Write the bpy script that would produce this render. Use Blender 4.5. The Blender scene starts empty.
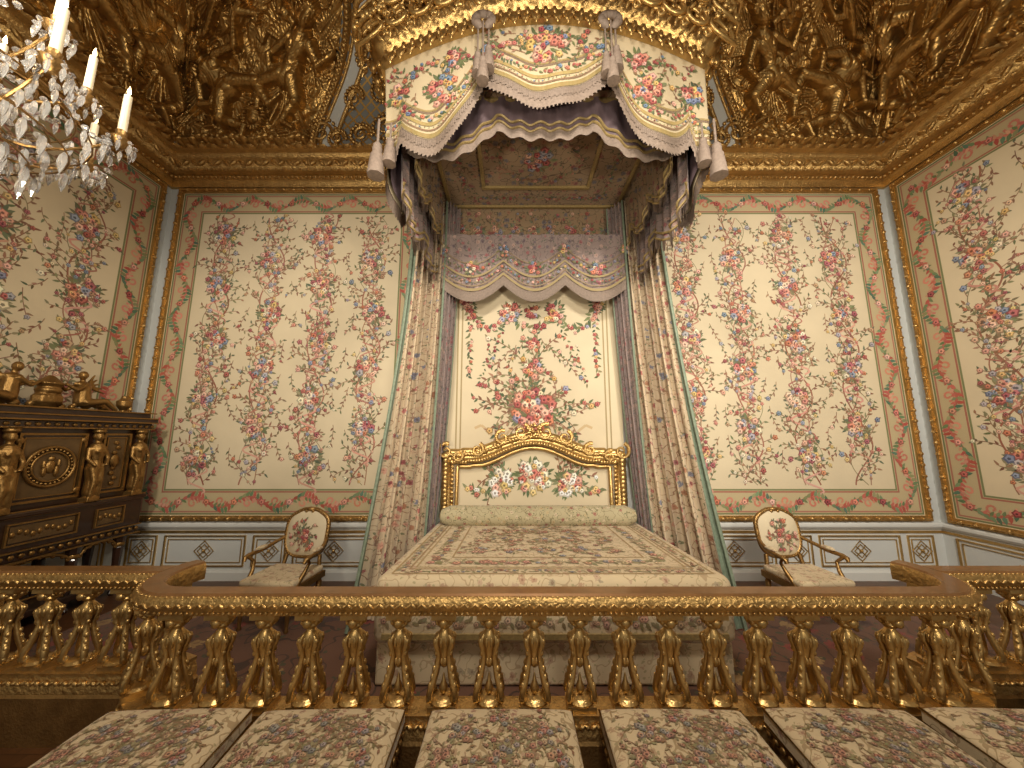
import bpy, math, random
import numpy as np
from mathutils import Vector, Matrix
R = random.Random(7)
pi = math.pi
sc = bpy.context.scene
try:
    sc.view_settings.view_transform = 'Standard'
    sc.view_settings.look = 'None'
except Exception: pass

def lin(c):
    return tuple(((x/255)/12.92 if x/255 <= .04045 else ((x/255+.055)/1.055)**2.4) for x in c)

# ---------------------------------------------------------------- materials
class NT:
    def __init__(s, name):
        s.m = bpy.data.materials.new(name); s.m.use_nodes = True
        s.t = s.m.node_tree; s.b = s.t.nodes['Principled BSDF']
    def n(s, typ, **kw):
        x = s.t.nodes.new(typ)
        for k, v in kw.items(): setattr(x, k, v)
        return x
    def l(s, a, b): s.t.links.new(a, b)
    def math(s, op, a, b=None, c=None):
        x = s.n('ShaderNodeMath', operation=op)
        for i, q in enumerate((a, b, c)):
            if q is None: continue
            if isinstance(q, (int, float)): x.inputs[i].default_value = q
            else: s.l(q, x.inputs[i])
        return x.outputs[0]
    def mix(s, f, a, b):
        x = s.n('ShaderNodeMix', data_type='RGBA')
        if isinstance(f, (int, float)): x.inputs[0].default_value = f
        else: s.l(f, x.inputs[0])
        for i, q in ((6, a), (7, b)):
            if isinstance(q, tuple): x.inputs[i].default_value = (*q[:3], 1)
            else: s.l(q, x.inputs[i])
        return x.outputs[2]
    def noise(s, scale, vec=None, detail=2, d2=False, rough=.5):
        x = s.n('ShaderNodeTexNoise'); x.inputs['Scale'].default_value = scale
        x.inputs['Detail'].default_value = detail
        x.inputs['Roughness'].default_value = rough
        if vec is not None: s.l(vec, x.inputs['Vector'])
        return x
    def bump(s, h, strength, dist=.01):
        x = s.n('ShaderNodeBump'); x.inputs['Strength'].default_value = strength
        x.inputs['Distance'].default_value = dist
        s.l(h, x.inputs['Height']); s.l(x.outputs[0], s.b.inputs['Normal'])

def plain(name, col, rough=.6, metal=0., var=.12, nscale=12, bump=.1, bscale=60, bdist=.004, coat=0):
    N = NT(name); c = lin(col)
    tc = N.n('ShaderNodeTexCoord')
    no = N.noise(nscale, tc.outputs['Object'], 4)
    d = tuple(x*(1-2*var) for x in c); h = tuple(min(1, x*(1+var)) for x in c)
    N.l(N.mix(no.outputs[0], d, h), N.b.inputs['Base Color'])
    N.b.inputs['Roughness'].default_value = rough
    N.b.inputs['Metallic'].default_value = metal
    N.b.inputs['Coat Weight'].default_value = coat
    if bump:
        b = N.noise(bscale, tc.outputs['Object'], 3)
        N.bump(b.outputs[0], bump, bdist)
    return N.m

def gold(name, col, rough=.34, bumpS=.5, bscale=45, metal=.85, bdist=.01):
    N = NT(name); c = lin(col)
    tc = N.n('ShaderNodeTexCoord')
    no = N.noise(9, tc.outputs['Object'], 5, rough=.65)
    N.l(N.mix(no.outputs[0], tuple(x*.45 for x in c), tuple(min(1, x*1.3) for x in c)), N.b.inputs['Base Color'])
    r = N.math('MULTIPLY_ADD', no.outputs[0], .25, rough-.12)
    N.l(r, N.b.inputs['Roughness']); N.b.inputs['Metallic'].default_value = metal
    b = N.noise(bscale, tc.outputs['Object'], 4)
    N.bump(b.outputs[0], bumpS, bdist)
    return N.m

def floral(name, base, pal, leaf, vine, scale, coord='UV', rad=.3, lrad=.27, vw=.014, rough=.85, stripes=None):
    N = NT(name)
    tc = N.n('ShaderNodeTexCoord'); src = tc.outputs[coord]
    dn = N.noise(scale*1.3, src, 2)
    vm = N.n('ShaderNodeVectorMath', operation='MULTIPLY_ADD')
    N.l(dn.outputs['Color'], vm.inputs[0]); k = .35/scale
    vm.inputs[1].default_value = (k, k, k); N.l(src, vm.inputs[2])
    vec = vm.outputs[0]
    fine = N.noise(scale*6, src, 2)
    va = N.n('ShaderNodeTexVoronoi'); va.inputs['Scale'].default_value = scale; va.inputs['Randomness'].default_value = .85
    N.l(vec, va.inputs['Vector'])
    da = N.math('ADD', va.outputs['Distance'], N.math('MULTIPLY', N.math('SUBTRACT', fine.outputs[0], .5), .55))
    ma = N.math('LESS_THAN', da, rad)
    mc = N.math('LESS_THAN', da, rad*.45)
    sp = N.n('ShaderNodeSeparateColor'); N.l(va.outputs['Color'], sp.inputs[0])
    cr = N.n('ShaderNodeValToRGB'); cr.color_ramp.interpolation = 'CONSTANT'
    e = cr.color_ramp.elements
    while len(e) < len(pal): e.new(.5)
    for i, c in enumerate(pal):
        e[i].position = i/len(pal)
    for i, c in enumerate(pal):
        e[i].color = (*lin(c), 1)
    N.l(sp.outputs[0], cr.inputs[0])
    vb = N.n('ShaderNodeTexVoronoi'); vb.inputs['Scale'].default_value = scale*2.2
    N.l(vec, vb.inputs['Vector'])
    db = N.math('ADD', vb.outputs['Distance'], N.math('MULTIPLY', N.math('SUBTRACT', fine.outputs[0], .5), .5))
    near = N.math('LESS_THAN', va.outputs['Distance'], rad*1.9)
    mb_ = N.math('MULTIPLY', N.math('LESS_THAN', db, lrad), near)
    vn = N.noise(scale*.9, src, 1)
    mv = N.math('LESS_THAN', N.math('ABSOLUTE', N.math('SUBTRACT', vn.outputs[0], .5)), vw)
    c = N.mix(N.noise(3, src, 3).outputs[0], tuple(x*.86 for x in lin(base)), tuple(min(1, x*1.12) for x in lin(base)))
    c = N.mix(mv, c, lin(vine))
    c = N.mix(mb_, c, lin(leaf))
    c = N.mix(ma, c, cr.outputs[0])
    dk = N.n('ShaderNodeMix', data_type='RGBA', blend_type='MULTIPLY'); dk.inputs[0].default_value = 1
    N.l(c, dk.inputs[6]); dk.inputs[7].default_value = (.68, .58, .55, 1)
    c = N.mix(mc, c, dk.outputs[2])
    N.l(c, N.b.inputs['Base Color'])
    N.b.inputs['Roughness'].default_value = rough
    N.b.inputs['Sheen Weight'].default_value = .15
    b = N.noise(220, src, 2); N.bump(b.outputs[0], .25, .003)
    return N.m

def attr_mat(name, rough=.8):
    N = NT(name)
    a = N.n('ShaderNodeAttribute', attribute_name='Col')
    tc = N.n('ShaderNodeTexCoord')
    no = N.noise(160, tc.outputs['Object'], 2)
    mx = N.n('ShaderNodeMix', data_type='RGBA', blend_type='MULTIPLY'); mx.inputs[0].default_value = .3
    N.l(a.outputs['Color'], mx.inputs[6]); N.l(no.outputs['Color'], mx.inputs[7])
    N.l(mx.outputs[2], N.b.inputs['Base Color'])
    N.b.inputs['Roughness'].default_value = rough
    return N.m

GOLD = gold('gilding', (206, 170, 108), .33, .35)
GOLDR = gold('gilded_relief', (186, 148, 88), .31, .45, 26)
GOLDD = gold('gilding_aged', (168, 132, 80), .40, .4, 60)
GOLDF = gold('gilding_carved', (202, 164, 102), .36, .7, 34, .85, .018)
EMB = attr_mat('embroidery_silk')
CLOTH = plain('cream_silk', (208, 192, 160), .68, 0, .06, 3, .2, 250, .002)
CLOTHV = plain('valance_silk', (200, 182, 148), .75, 0, .08, 3, .2, 250, .002)
WALLM = plain('pale_blue_grey_paint', (198, 200, 196), .6, 0, .05, 2, .05)
WHITE = plain('white_panel_paint', (204, 204, 198), .55, 0, .05, 2, .05)
LILAC = plain('lilac_grey_silk', (112, 94, 98), .55, 0, .2, 6, .4, 90, .006)
FRINGE = plain('lilac_grey_fringe', (144, 126, 112), .7, 0, .25, 40, .3)
GALON = plain('gold_green_galon', (166, 142, 92), .55, .2, .3, 50, .5)
WOOD = plain('dark_mahogany', (50, 29, 17), .32, 0, .3, 9, .15, 40, .003, .3)
RAILW = plain('rail_gilt_wood', (138, 98, 56), .38, .4, .25, 9, .1, 40, .003, .2)
PALF = [(164, 96, 88), (194, 148, 126), (146, 84, 82), (122, 122, 134), (190, 164, 136), (160, 114, 86)]
CURT = floral('curtain_floral_silk', (192, 172, 142), PALF, (114, 114, 84), (136, 104, 80), 10)
CURT2 = floral('curtain_lining_floral', (146, 128, 122), [(152, 100, 100), (116, 102, 106), (176, 148, 136)], (104, 106, 90), (108, 94, 90), 12)
TEST = floral('tester_floral_silk', (142, 118, 90), [(132, 82, 74), (106, 98, 98), (150, 112, 88)], (84, 84, 60), (94, 74, 54), 9, 'Object')
COVER = floral('coverlet_floral_silk', (204, 184, 148), [(182, 150, 120), (172, 142, 114), (188, 160, 132), (168, 152, 124)], (168, 154, 116), (176, 152, 118), 11, 'Object', vw=.02)
STOOLF = floral('stool_floral_silk', (200, 178, 140), [(166, 130, 104), (172, 142, 110), (156, 128, 100), (178, 148, 118)], (158, 142, 104), (160, 136, 100), 14, 'Object', vw=.02, rad=.24)
GREENF = floral('bolster_floral_silk', (176, 164, 130), [(196, 180, 150), (160, 112, 96), (184, 164, 124)], (112, 114, 80), (124, 114, 80), 15, 'Object')
RUG = floral('savonnerie_rug', (96, 62, 42), [(120, 50, 36), (140, 110, 66), (72, 48, 40)], (66, 62, 38), (62, 40, 26), 4, 'Object')

N = NT('oak_parquet'); tc = N.n('ShaderNodeTexCoord')
br = N.n('ShaderNodeTexBrick'); br.inputs['Scale'].default_value = 3; N.l(tc.outputs['Object'], br.inputs['Vector'])
br.inputs['Color1'].default_value = (*lin((104, 66, 36)), 1); br.inputs['Color2'].default_value = (*lin((80, 50, 28)), 1)
br.inputs['Mortar'].default_value = (*lin((34, 20, 10)), 1); br.inputs['Mortar Size'].default_value = .01
N.l(N.mix(N.noise(14, tc.outputs['Object'], 4).outputs[0], br.outputs[0], lin((72, 44, 24))), N.b.inputs['Base Color'])
N.b.inputs['Roughness'].default_value = .35; PARQ = N.m

N = NT('painted_lattice'); tc = N.n('ShaderNodeTexCoord'); sx = N.n('ShaderNodeSeparateXYZ'); N.l(tc.outputs['UV'], sx.inputs[0])
def stripe(op):
    w = N.math('FRACT', N.math('MULTIPLY', N.math(op, sx.outputs[0], sx.outputs[1]), 6.0))
    return N.math('LESS_THAN', w, .22)
lm = N.math('MAXIMUM', stripe('ADD'), stripe('SUBTRACT'))
cc = N.mix(lm, lin((122, 124, 122)), lin((192, 152, 86)))
N.l(cc, N.b.inputs['Base Color']); N.l(N.math('MULTIPLY', lm, .8), N.b.inputs['Metallic']); N.b.inputs['Roughness'].default_value = .42
N.bump(lm, .6, .02); LATT = N.m

N = NT('clear_crystal'); N.b.inputs['Transmission Weight'].default_value = .85; N.b.inputs['Roughness'].default_value = .04
N.b.inputs['IOR'].default_value = 1.55; N.b.inputs['Base Color'].default_value = (.9, .89, .88, 1); N.b.inputs['Specular IOR Level'].default_value = .9
CRYS = N.m
WAX = plain('ivory_wax', (232, 218, 186), .45, 0, .03, 5, 0)
N = NT('candle_flame'); N.b.inputs['Emission Color'].default_value = (1, .62, .25, 1); N.b.inputs['Emission Strength'].default_value = 14
N.l(N.noise(5).outputs[0], N.b.inputs['Roughness']); FLAME = N.m

# ---------------------------------------------------------------- builders
def group(name, loc=(0, 0, 0), rot=0):
    e = bpy.data.objects.new(name, None); e.location = loc; e.rotation_euler = (0, 0, rot)
    e.empty_display_size = .2
    sc.collection.objects.link(e); return e

def link(me, name, parent=None, local=False):
    o = bpy.data.objects.new(name, me); sc.collection.objects.link(o)
    if parent is not None:
        o.parent = parent
        if not local: o.matrix_parent_inverse = Matrix.Translation(-Vector(parent.location))
    return o

def sph(nu=8, nv=5):
    v = [(0, 0, 1)]; f = []
    for j in range(1, nv):
        t = pi*j/nv
        for i in range(nu):
            a = 2*pi*i/nu; v.append((math.sin(t)*math.cos(a), math.sin(t)*math.sin(a), math.cos(t)))
    v.append((0, 0, -1))
    for i in range(nu): f.append((0, 1+i, 1+(i+1) % nu))
    for j in range(nv-2):
        for i in range(nu):
            a = 1+j*nu+i; b = 1+j*nu+(i+1) % nu; f.append((a, a+nu, b+nu, b))
    L = len(v)-1; s = 1+(nv-2)*nu
    for i in range(nu): f.append((L, s+(i+1) % nu, s+i))
    return v, f
SPH = {k: sph(*k) for k in ((8, 5), (14, 9), (6, 4))}

class MB:
    def __init__(s): s.v = []; s.f = []; s.m = []
    def add(s, vs, fs, mat=0):
        o = len(s.v); s.v.extend(vs)
        for f in fs: s.f.append(tuple(i+o for i in f)); s.m.append(mat)
    def obox(s, O, U, V, W, u0, u1, v0, v1, w0, w1, mat=0):
        O, U, V, W = map(Vector, (O, U, V, W))
        vs = [tuple(O+U*a+V*b+W*c) for c in (w0, w1) for b in (v0, v1) for a in (u0, u1)]
        fs = [(0, 2, 3, 1), (4, 5, 7, 6), (0, 1, 5, 4), (2, 6, 7, 3), (0, 4, 6, 2), (1, 3, 7, 5)]
        s.add(vs, fs, mat)
    def box(s, x0, x1, y0, y1, z0, z1, mat=0):
        s.obox((0, 0, 0), (1, 0, 0), (0, 1, 0), (0, 0, 1), x0, x1, y0, y1, z0, z1, mat)
    def ell(s, c, r, mat=0, M=None, k=(8, 5)):
        v, f = SPH[k]
        if isinstance(r, (int, float)): r = (r, r, r)
        if M is None: s.add([(c[0]+a*r[0], c[1]+b*r[1], c[2]+d*r[2]) for a, b, d in v], f, mat)
        else:
            c = Vector(c); s.add([tuple(c+M@Vector((a*r[0], b*r[1], d*r[2]))) for a, b, d in v], f, mat)
    def lathe(s, prof, c=(0, 0, 0), n=14, mat=0, sq=False, flute=0):
        vs = []; fs = []
        for r, z in prof:
            for i in range(n):
                a = 2*pi*(i+.5)/n; k = 1
                if sq: k = 1/max(abs(math.cos(a)), abs(math.sin(a)))
                if flute: k = 1+.08*(i % 2)
                vs.append((c[0]+r*k*math.cos(a), c[1]+r*k*math.sin(a), c[2]+z))
        for j in range(len(prof)-1):
            for i in range(n):
                a = j*n+i; b = j*n+(i+1) % n; fs.append((a, b, b+n, a+n))
        fs.append(tuple(range(n))[::-1]); fs.append(tuple((len(prof)-1)*n+i for i in range(n)))
        s.add(vs, fs, mat)
    def tube(s, pts, rad, n=8, mat=0, closed=False, flat=1.):
        pts = [Vector(p) for p in pts]; L = len(pts)
        if isinstance(rad, (int, float)): rad = [rad]*L
        vs = []; fs = []; up = None
        for i, p in enumerate(pts):
            a = pts[(i-1) % L] if (closed or i > 0) else p
            b = pts[(i+1) % L] if (closed or i < L-1) else p
            t = (b-a)
            t = t.normalized() if t.length > 1e-9 else Vector((0, 0, 1))
            if up is None:
                up = Vector((0, 1, 0)) if abs(t.y) < .9 else Vector((1, 0, 0))
            x = (up-t*up.dot(t)).normalized(); up = x; y = t.cross(x)
            for k in range(n):
                q = 2*pi*k/n; vs.append(tuple(p+x*math.cos(q)*rad[i]+y*math.sin(q)*rad[i]*flat))
        for i in range(L if closed else L-1):
            for k in range(n):
                a = i*n+k; b = i*n+(k+1) % n; c = ((i+1) % L)*n+(k+1) % n; d = ((i+1) % L)*n+k
                fs.append((a, b, c, d))
        if not closed:
            fs.append(tuple(range(n))[::-1]); fs.append(tuple((L-1)*n+k for k in range(n)))
        s.add(vs, fs, mat)
    def sweep(s, path, prof, mat=0, closedprof=True):
        P = [Vector(p) for p in path]; n = len(prof); vs = []; fs = []
        for i, p in enumerate(P):
            a = P[max(i-1, 0)]; b = P[min(i+1, len(P)-1)]
            d1 = (p-a).normalized() if i > 0 else (b-p).normalized()
            d2 = (b-p).normalized() if i < len(P)-1 else d1
            t = (d1+d2).normalized(); nn = Vector((t.y, -t.x)); k = 1/max(.5, math.sqrt(max(.01, (1+d1.dot(d2))/2)))
            for o, z in prof: vs.append((p.x+nn.x*o*k, p.y+nn.y*o*k, z))
        m = n if closedprof else n-1
        for i in range(len(P)-1):
            for k in range(m):
                a = i*n+k; b = i*n+(k+1) % n; fs.append((a, b, b+n, a+n))
        fs.append(tuple(range(n))[::-1]); fs.append(tuple((len(P)-1)*n+k for k in range(n)))
        s.add(vs, fs, mat)
    def mesh(s, name, mats, smooth=True):
        me = bpy.data.meshes.new(name); me.from_pydata(s.v, [], s.f)
        for m in mats: me.materials.append(m)
        me.polygons.foreach_set('material_index', s.m)
        me.polygons.foreach_set('use_smooth', [smooth]*len(s.f))
        me.update()
        return me
    def build(s, name, mats, parent=None, smooth=False, bevel=0, subsurf=0, local=False, remesh=0, auto=True, bseg=2):
        me = s.mesh(name, mats, smooth)
        if smooth and auto:
            try: me.set_sharp_from_angle(angle=math.radians(50))
            except Exception: pass
        o = link(me, name, parent, local)
        if bevel:
            b = o.modifiers.new('bev', 'BEVEL'); b.width = bevel; b.segments = bseg; b.limit_method = 'ANGLE'; b.angle_limit = math.radians(40)
        if remesh:
            r = o.modifiers.new('rm', 'REMESH'); r.mode = 'VOXEL'; r.voxel_size = remesh; r.use_smooth_shade = True
        return o

def surf(name, fn, nu, nv, mats, parent=None, ru=(0, 1), rv=(0, 1), uvs=(1, 1), flip=False, local=False):
    u = np.linspace(ru[0], ru[1], nu); v = np.linspace(rv[0], rv[1], nv)
    U, V = np.meshgrid(u, v)
    X, Y, Z = fn(U, V)
    co = np.stack([X, Y, Z], -1).reshape(-1, 3).astype(np.float32)
    i = np.arange((nv-1)*(nu-1)); r = i//(nu-1); c = i % (nu-1); a = r*nu+c
    q = np.stack([a, a+1, a+nu+1, a+nu], -1)
    if flip: q = q[:, ::-1]
    me = bpy.data.meshes.new(name)
    me.vertices.add(len(co)); me.vertices.foreach_set('co', co.ravel())
    me.loops.add(q.size); me.loops.foreach_set('vertex_index', q.ravel().astype(np.int32))
    me.polygons.add(len(q)); me.polygons.foreach_set('loop_start', np.arange(0, q.size, 4, dtype=np.int32))
    me.polygons.foreach_set('loop_total', np.full(len(q), 4, dtype=np.int32))
    me.polygons.foreach_set('use_smooth', np.ones(len(q), dtype=bool))
    uvl = me.uv_layers.new(name='UVMap')
    uu = np.stack([U.ravel()*uvs[0], V.ravel()*uvs[1]], -1)[q.ravel()]
    uvl.data.foreach_set('uv', uu.astype(np.float32).ravel())
    for m in mats: me.materials.append(m)
    me.update(calc_edges=True); me.validate()
    return link(me, name, parent, local)

# ---------------------------------------------------------------- embroidery
def jit(c, k=12):
    d = R.uniform(-k, k); return tuple(max(0, min(255, x+d+R.uniform(-k/3, k/3))) for x in c)
REDS = [(160, 82, 76), (178, 104, 90), (200, 140, 120), (146, 68, 68), (196, 122, 94), (208, 160, 142)]
TFL = [(170, 98, 90), (192, 130, 112), (208, 158, 138), (188, 122, 92), (212, 176, 150), (130, 138, 154), (162, 156, 160), (204, 174, 116), (214, 200, 172), (158, 92, 94), (176, 140, 110)]
FLW = REDS + [(112, 126, 148), (148, 146, 158), (200, 168, 104), (214, 198, 168), (154, 90, 96)]
GRN = [(112, 118, 84), (134, 134, 98), (104, 112, 88), (144, 136, 102), (126, 108, 80)]
BRN = [(150, 112, 86), (138, 98, 78), (162, 124, 98)]
class Dec:
    def __init__(s): s.P = []; s.fl = FLW; s.gr = GRN; s.br = BRN
    def poly(s, pts, col, l=1): s.P.append((pts, col, l))
    def leaf(s, u, v, L, W, a, col=None, l=2):
        col = col or jit(R.choice(s.gr)); ca, sa = math.cos(a), math.sin(a)
        s.poly([(u+x*L*ca-y*W*sa, v+x*L*sa+y*W*ca) for x, y in ((0, 0), (.28, .5), (.65, .38), (1, 0), (.65, -.38), (.28, -.5))], col, l)
    def rose(s, u, v, r, col=None, l=3, n=5):
        col = col or jit(R.choice(s.fl)); a0 = R.uniform(0, 6)
        def ring(rr, k, cu, cv, m=n): return [(cu+rr*(1-(.26 if i % 2 else 0))*math.cos(a0+pi*i/m), cv+rr*(1-(.26 if i % 2 else 0))*math.sin(a0+pi*i/m)) for i in range(2*m)]
        s.poly(ring(r, 0, u, v), tuple(x*.86 for x in col), l)
        s.poly(ring(r*.68, 0, u+r*.08, v+r*.1), tuple(min(255, x*1.14+8) for x in col), l+1)
        s.poly(ring(r*.3, 0, u, v), tuple(x*.68 for x in col), l+2)
    def vine(s, pts, w, col, l=1):
        for i in range(len(pts)-1):
            (a, b), (c, d) = pts[i], pts[i+1]; L = math.hypot(c-a, d-b) or 1
            nx, ny = -(d-b)/L*w/2, (c-a)/L*w/2
            s.poly([(a+nx, b+ny), (a-nx, b-ny), (c-nx, d-ny), (c+nx, d+ny)], col, l)
    def twig(s, u, v, a, L, sz=1., fl=.5):
        n = max(3, int(L/(.045*sz))); pts = [(u, v)]; da = R.uniform(-.22, .22); st = L/n
        br = jit(R.choice(s.br))
        for i in range(n):
            a += da; u += st*math.cos(a); v += st*math.sin(a); pts.append((u, v))
            sd = 1 if i % 2 else -1
            s.leaf(u, v, R.uniform(.045, .08)*sz, .026*sz, a+sd*R.uniform(.5, 1.1), None if R.random() > .4 else jit(R.choice(s.br)))
        s.vine(pts, .009*sz, br)
        if R.random() < fl: s.rose(u, v, R.uniform(.022, .045)*sz)
    def bouquet(s, u, v, r, n, sz=1.):
        for i in range(int(n*1.6)):
            a = R.uniform(0, 2*pi); d = r*R.uniform(.4, 1.05)
            s.leaf(u+d*.7*math.cos(a), v+d*.7*math.sin(a), .09*sz, .034*sz, a+R.uniform(-.5, .5))
        for i in range(n):
            a = R.uniform(0, 2*pi); d = r*math.sqrt(R.random())*.8
            s.rose(u+d*math.cos(a), v+d*math.sin(a), R.uniform(.028, .06)*sz)
    def garland(s, pts, w, sz=1., step=.03):
        for i in range(len(pts)-1):
            (a, b), (c, d) = pts[i], pts[i+1]; L = math.hypot(c-a, d-b); n = max(1, int(L/step)); an = math.atan2(d-b, c-a)
            for k in range(n):
                t = k/n; u = a+(c-a)*t; v = b+(d-b)*t
                s.leaf(u, v, R.uniform(.7, 1.2)*w, .4*w, an+R.choice((-1, 1))*R.uniform(.3, 1.3))
                if R.random() < .6: s.rose(u+R.uniform(-.4, .4)*w, v+R.uniform(-.4, .4)*w, R.uniform(.25, .5)*w*sz)
    def build(s, name, mapf, parent=None, base=.002, local=False):
        vs = []; hs = []; sizes = []; cols = []
        for i, (pts, col, l) in enumerate(s.P):
            vs.extend(pts); hs.extend([base+l*.0008+(i % 97)*6e-6]*len(pts)); sizes.append(len(pts)); cols.append((*lin(col), 1.))
        uv = np.array(vs); h = np.array(hs)
        X, Y, Z = mapf(uv[:, 0], uv[:, 1], h)
        co = np.stack([X+0*h, Y+0*h, Z+0*h], -1).astype(np.float32); sizes = np.array(sizes, dtype=np.int32)
        me = bpy.data.meshes.new(name); me.vertices.add(len(co)); me.vertices.foreach_set('co', co.ravel())
        me.loops.add(len(co)); me.loops.foreach_set('vertex_index', np.arange(len(co), dtype=np.int32))
        me.polygons.add(len(sizes)); me.polygons.foreach_set('loop_start', np.concatenate([[0], np.cumsum(sizes)[:-1]]).astype(np.int32))
        me.polygons.foreach_set('loop_total', sizes)
        ca = me.color_attributes.new('Col', 'FLOAT_COLOR', 'CORNER')
        ca.data.foreach_set('color', np.repeat(np.array(cols, dtype=np.float32), sizes, axis=0).ravel())
        me.materials.append(EMB); me.update(calc_edges=True); me.validate()
        return link(me, name, parent, local)

def planemap(O, U, V, Nn):
    O, U, V, Nn = map(np.array, (O, U, V, Nn))
    return lambda u, v, h: tuple(O[i]+U[i]*u+V[i]*v+Nn[i]*h for i in range(3))

# ---------------------------------------------------------------- room shell
XL, XR, YB, YF, ZC = -5.35, 5.85, 5.0, -3.0, 7.75
b = MB(); b.box(XL-.2, XR+.2, YB, YB+.2, 0, ZC); b.build('wall_back', [WALLM])
b = MB(); b.box(XL-.2, XL, YF, YB, 0, ZC); b.build('wall_left', [WALLM])
b = MB(); b.box(XR, XR+.2, YF, YB, 0, ZC); b.build('wall_right', [WALLM])
b = MB(); b.box(XL-.2, XR+.2, YF, YB+.2, -.2, 0, 0)
b.box(-4.4, 4.9, 2.85, 4.7, 0, .004, 1); b.build('floor', [PARQ, RUG])
b = MB(); b.box(XL-.2, XR+.2, YF, YB+.2, ZC, ZC+.2); b.build('ceiling', [plain('ceiling_gilt_cream', (150, 124, 80), .6)])

prof = [(0, 5.74), (.05, 5.74), (.06, 5.80), (.10, 5.83), (.10, 5.90), (.17, 5.93), (.19, 6.0), (.27, 6.04), (.30, 6.12), (.36, 6.14), (.36, 6.2), (0, 6.2)]
cpath = [(XL, YF), (XL, YB), (XR, YB), (XR, YF)]
b = MB(); b.sweep(cpath, prof)
def along(p0, p1, step):
    p0, p1 = Vector(p0), Vector(p1); n = int((p1-p0).length/step)
    for i in range(n): yield p0.lerp(p1, (i+.5)/n)
for (p0, p1, nn) in (((XL, -.5, 0), (XL, YB-.1, 0), (1, 0)), ((XL+.1, YB, 0), (XR-.1, YB, 0), (0, -1)), ((XR, YB-.1, 0), (XR, -.5, 0), (-1, 0))):
    for p in along(p0, p1, .07): b.ell((p.x+nn[0]*.105, p.y+nn[1]*.105, 5.87), .024, 0, None, (6, 4))
    for i, p in enumerate(along(p0, p1, .12)):
        M = Matrix.Rotation(math.atan2(nn[0], -nn[1]), 3, 'Z')@Matrix.Rotation(.7 if i % 2 else -.7, 3, 'Y')
        b.ell((p.x+nn[0]*.24, p.y+nn[1]*.24, 6.0), (.07, .03, .025), 0, M, (6, 4))
        b.ell((p.x+nn[0]*.17, p.y+nn[1]*.17, 5.95), (.03, .03, .02), 0, None, (6, 4))
    for p in along(p0, p1, .18): b.ell((p.x+nn[0]*.35, p.y+nn[1]*.35, 6.165), (.07, .07, .028), 0, None, (6, 4))
b.build('trim_1', [GOLDF], smooth=True)
b = MB()
dprof = [(0, .66), (.03, .66), (.05, .69), (.05, .72), (.03, .74), (0, .74)]
b.sweep(cpath, dprof, 1)
b.sweep(cpath, [(0, .6), (.015, .6), (.015, .63), (0, .63)], 0)
b.build('trim_2', [GOLD, WHITE])
for nm, (p0, p1) in {'left': ((XL, YF), (XL, YB)), 'back': ((XL, YB), (XR, YB)), 'right': ((XR, YB), (XR, YF))}.items():
    b = MB(); b.sweep([p0, p1], [(0, 0), (.035, 0), (.035, .1), (.02, .13), (0, .13)]); b.build('baseboard_'+nm, [WHITE])
def mrect(b, O, U, V, W, u0, v0, u1, v1, w, d, mat=0, w0=0):
    b.obox(O, U, V, W, u0, u1, v0, v0+w, w0, d, mat); b.obox(O, U, V, W, u0, u1, v1-w, v1, w0, d, mat)
    b.obox(O, U, V, W, u0, u0+w, v0+w, v1-w, w0, d, mat); b.obox(O, U, V, W, u1-w, u1, v0+w, v1-w, w0, d, mat)
b = MB()
def dado(O, U, W, spans):
    V = (0, 0, 1)
    for i, (a, c) in enumerate(spans):
        mrect(b, O, U, V, W, a, .17, c, .57, .016, .02)
        mrect(b, O, U, V, W, a+.05, .22, c-.05, .52, .008, .014)
        O_, U_, W_ = Vector(O), Vector(U), Vector(W); m = (a+c)/2
        for r in (.13, .085):      # lozenge with crossed lattice
            b.tube([O_+U_*(m+r*x)+Vector((0, 0, .37+r*y))+W_*.012 for x, y in ((1, 0), (0, 1), (-1, 0), (0, -1))], .007, 5, 0, True)
        for x, y in ((1, 1), (1, -1)):
            b.tube([O_+U_*(m-.06*x)+Vector((0, 0, .37-.06*y))+W_*.012, O_+U_*(m+.06*x)+Vector((0, 0, .37+.06*y))+W_*.012], .006, 5)
        b.ell(tuple(O_+U_*m+Vector((0, 0, .37))+W_*.015), .022)
dado((XL, YB, 0), (1, 0, 0), (0, -1, 0), [(.15, .55), (.65, 1.75), (1.85, 2.3), (2.4, 3.5), (3.6, 4.0), (7.3, 7.7), (7.8, 8.9), (9.0, 9.4), (9.5, 10.6), (10.7, 11.05)])
dado((XR, YB, 0), (0, -1, 0), (-1, 0, 0), [(.15, 1.4), (1.5, 2.1), (2.2, 3.5)])
dado((XL, YB, 0), (0, -1, 0), (1, 0, 0), [(.15, 1.4), (1.5, 2.1), (2.2, 3.5)])
b.build('trim_3', [GOLD])

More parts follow.
